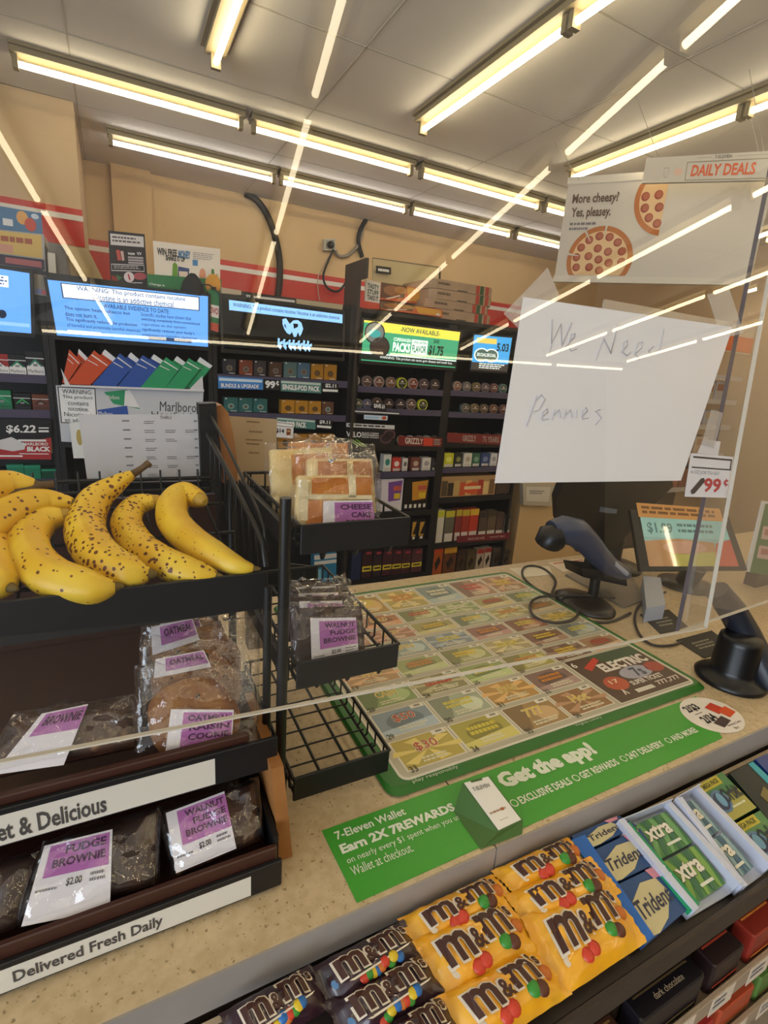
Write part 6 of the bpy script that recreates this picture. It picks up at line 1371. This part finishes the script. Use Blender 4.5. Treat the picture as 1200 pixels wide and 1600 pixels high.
gum('front blue grey gum pack in the white box', [(1101, 1320), (1130, 1300), (1178, 1354), (1146, 1380)], ('#5a7a88', '#8aa4a8', '#44647a'), 'tra', -.0005, 'swirl', 'blue grey gum packs in a box')
gum('rear yellow green gum pack beside the white box', [(1088, 1228), (1128, 1206), (1182, 1262), (1136, 1288)], ('#4c7c4a', '#a8a050'), 'Orbit', .0, 'orb', 'yellow green gum packs')
gum('front yellow green gum pack cut off by the right edge', [(1140, 1292), (1188, 1266), (1246, 1326), (1196, 1358)], ('#5a8450', '#b0a850'), 'Orbit', .0, 'orb', 'yellow green gum packs')
q = sP([(893, 1312), (914, 1304), (1022, 1462), (1008, 1474)], .002); t = T('gum_box', 'bright blue folded side of the gum carton beside the yellow pouches', 'carton', q.P(.5, 1)); m = MB(); m.slab(q, .012, C('#2468c0', .35)); m.build('carton_side', t)
q = sP([(972, 1292), (984, 1284), (1094, 1412), (1080, 1424)], .004); t = T('gum_box', 'green folded front of the carton left of the green gum packs', 'carton', q.P(.5, 1)); m = MB(); m.slab(q, .010, C('#2f9a64', .3)); m.disc(q, .5, .55, .28, .03, C('#d8e8e0'), .0006); m.disc(q, .5, .64, .3, .03, C('#d8e8e0'), .0006); m.build('carton_side', t)
for px, l, c, e in (([(1140, 1208), (1176, 1190), (1260, 1270), (1214, 1296)], 'black and teal gum carton at the right edge', '#1c2420', '#2c9aa8'), ([(1180, 1186), (1230, 1164), (1290, 1230), (1240, 1250)], 'dark blue gum carton at the far right corner', '#1f3a7c', '#2a4a9a')):
    q = sP(px, .001); t = T('gum_box', l, 'carton', q.P(.5, 1)); m = MB(); m.slab(q, .016, C(c, .25)); m.build('carton', t); m = MB(); m.rect(q, .78, 0, 1, 1, C(e, .25), .0006); m.poly(q, [(.3, .5), (.6, .4), (.7, .9), (.4, 1)], C('#7a6a3a', .25), .0006); m.build('print', t)
# chocolate bars on the lower shelf
def bar(label, x0, x1, y0, y1, z0, z1, c, word=None, trim='#8a6a3a'):
    m = MB(); m.box(x0, x1, y0, y1, z0, z1, C(c, .35), .003); q = qBox(x0, x1, z0, z1, y0); qt = qFlat(x0, x1, y0, y1, z1)
    m.rect(q, .08, .72, .92, .8, C(trim), .0006); m.rect(qt, .08, .2, .92, .28, C(trim), .0006)
    if word: m.text(qt, word, .3, .45, .75, .7, C('#b8a890'), .0, .0007)
    return tag(m.build('chocolate_bar'), label, 'chocolate bar', 'bars on the lower shelf')
lz = .7285
bar('black chocolate bar box on the lower shelf under the blue gum', .492, .612, .209, .236, lz, lz + .054, '#17131a', 'dark chocolate', '#5a4a30')
bar('dark bar with red wrapper on the lower shelf right of the black box', .634, .70, .209, .238, lz, lz + .05, '#2a1c1c', None, '#a8402c')
bar('red and orange bar on the lower shelf at the right', .722, .798, .209, .238, lz, lz + .05, '#8a2c20', None, '#d8843a')
bar('brown chocolate bar left of the black box on the lower shelf', .38, .472, .209, .236, lz, lz + .045, '#4a2c22')
bar('orange wrapped bar at the right end of the lower shelf', .82, .892, .209, .238, lz, lz + .05, '#b8642a', None, '#d8b03a')
for i, c in enumerate(('#8a2a2a', '#a8302c', '#b04a2c', '#5a7a3a', '#c86a4a')):
    bar('%s bar from left on the lowest visible candy shelf' % ORD[i], .50 + .1 * i, .585 + .1 * i, .209, .30, .6005, .648, c)

# ---------------------------------------------------------------- added shelving standing in for the shop's reflection in the second screen
gy = 2.75; gx0, gx1 = 3.05, 4.9
r = T('reflected_shelving', 'added pale shelving with orange and white header, stands in for reflected shop', 'shelving', ((gx0 + gx1) / 2, gy + .2, 0))
m = MB(); m.box(gx0, gx1, gy + .35, gy + .38, 0, 2.05, C('#8a8078')); m.build('back_panel', r)
m = MB(); m.box(gx0, gx1, gy - .02, gy, 1.82, 2.05, C('#d8d0c8')); m.box(gx0, gx1, gy - .024, gy - .0205, 1.83, 1.95, C('#d8642c')); m.build('header_board', r)
for z in (.35, .65, .95, 1.2, 1.42, 1.62):
    m = MB(); m.box(gx0, gx1, gy, gy + .345, z - .02, z, C('#a09890')); m.box(gx0, gx1, gy - .012, gy - .001, z - .03, z + .012, C('#b8b4b4')); m.build('shelf', r)
rdm = random.Random(5); colw = ['#a8705c', '#b89a80', '#8a5a4a', '#c8b8a4', '#8a9aa4', '#7a4a3c', '#b0a08a', '#9a4a3a', '#a8a8b0']
nm = {'#a8705c': 'dusty pink', '#b89a80': 'tan', '#8a5a4a': 'brown', '#c8b8a4': 'cream', '#8a9aa4': 'grey blue', '#7a4a3c': 'dark brown', '#b0a08a': 'beige', '#9a4a3a': 'brick red', '#a8a8b0': 'silver'}
lev = {.65: 'fourth shelf down', .95: 'third shelf down', 1.2: 'second shelf down', 1.42: 'top shelf'}
for z, ln in lev.items():
    x = gx0 + .05; i = 0
    while x < gx1 - .2 and i < 10:
        w = rdm.uniform(.14, .2); h = rdm.uniform(.13, .17); c = colw[rdm.randrange(9)]
        m = MB(); m.box(x, x + w, gy + .03, gy + .2, z + .002, z + h, C(c), .004); q = qBox(x, x + w, z + .002, z + h, gy + .03); m.rect(q, .1, .15, .9, .5, C(colw[rdm.randrange(9)]), .001)
        tag(m.build('reflected_goods'), '%s stand-in for reflected goods, %s from left on the %s' % (nm[c], ORD[i], ln), 'snack packet', 'stand-ins for reflected goods'); x += w + .015; i += 1
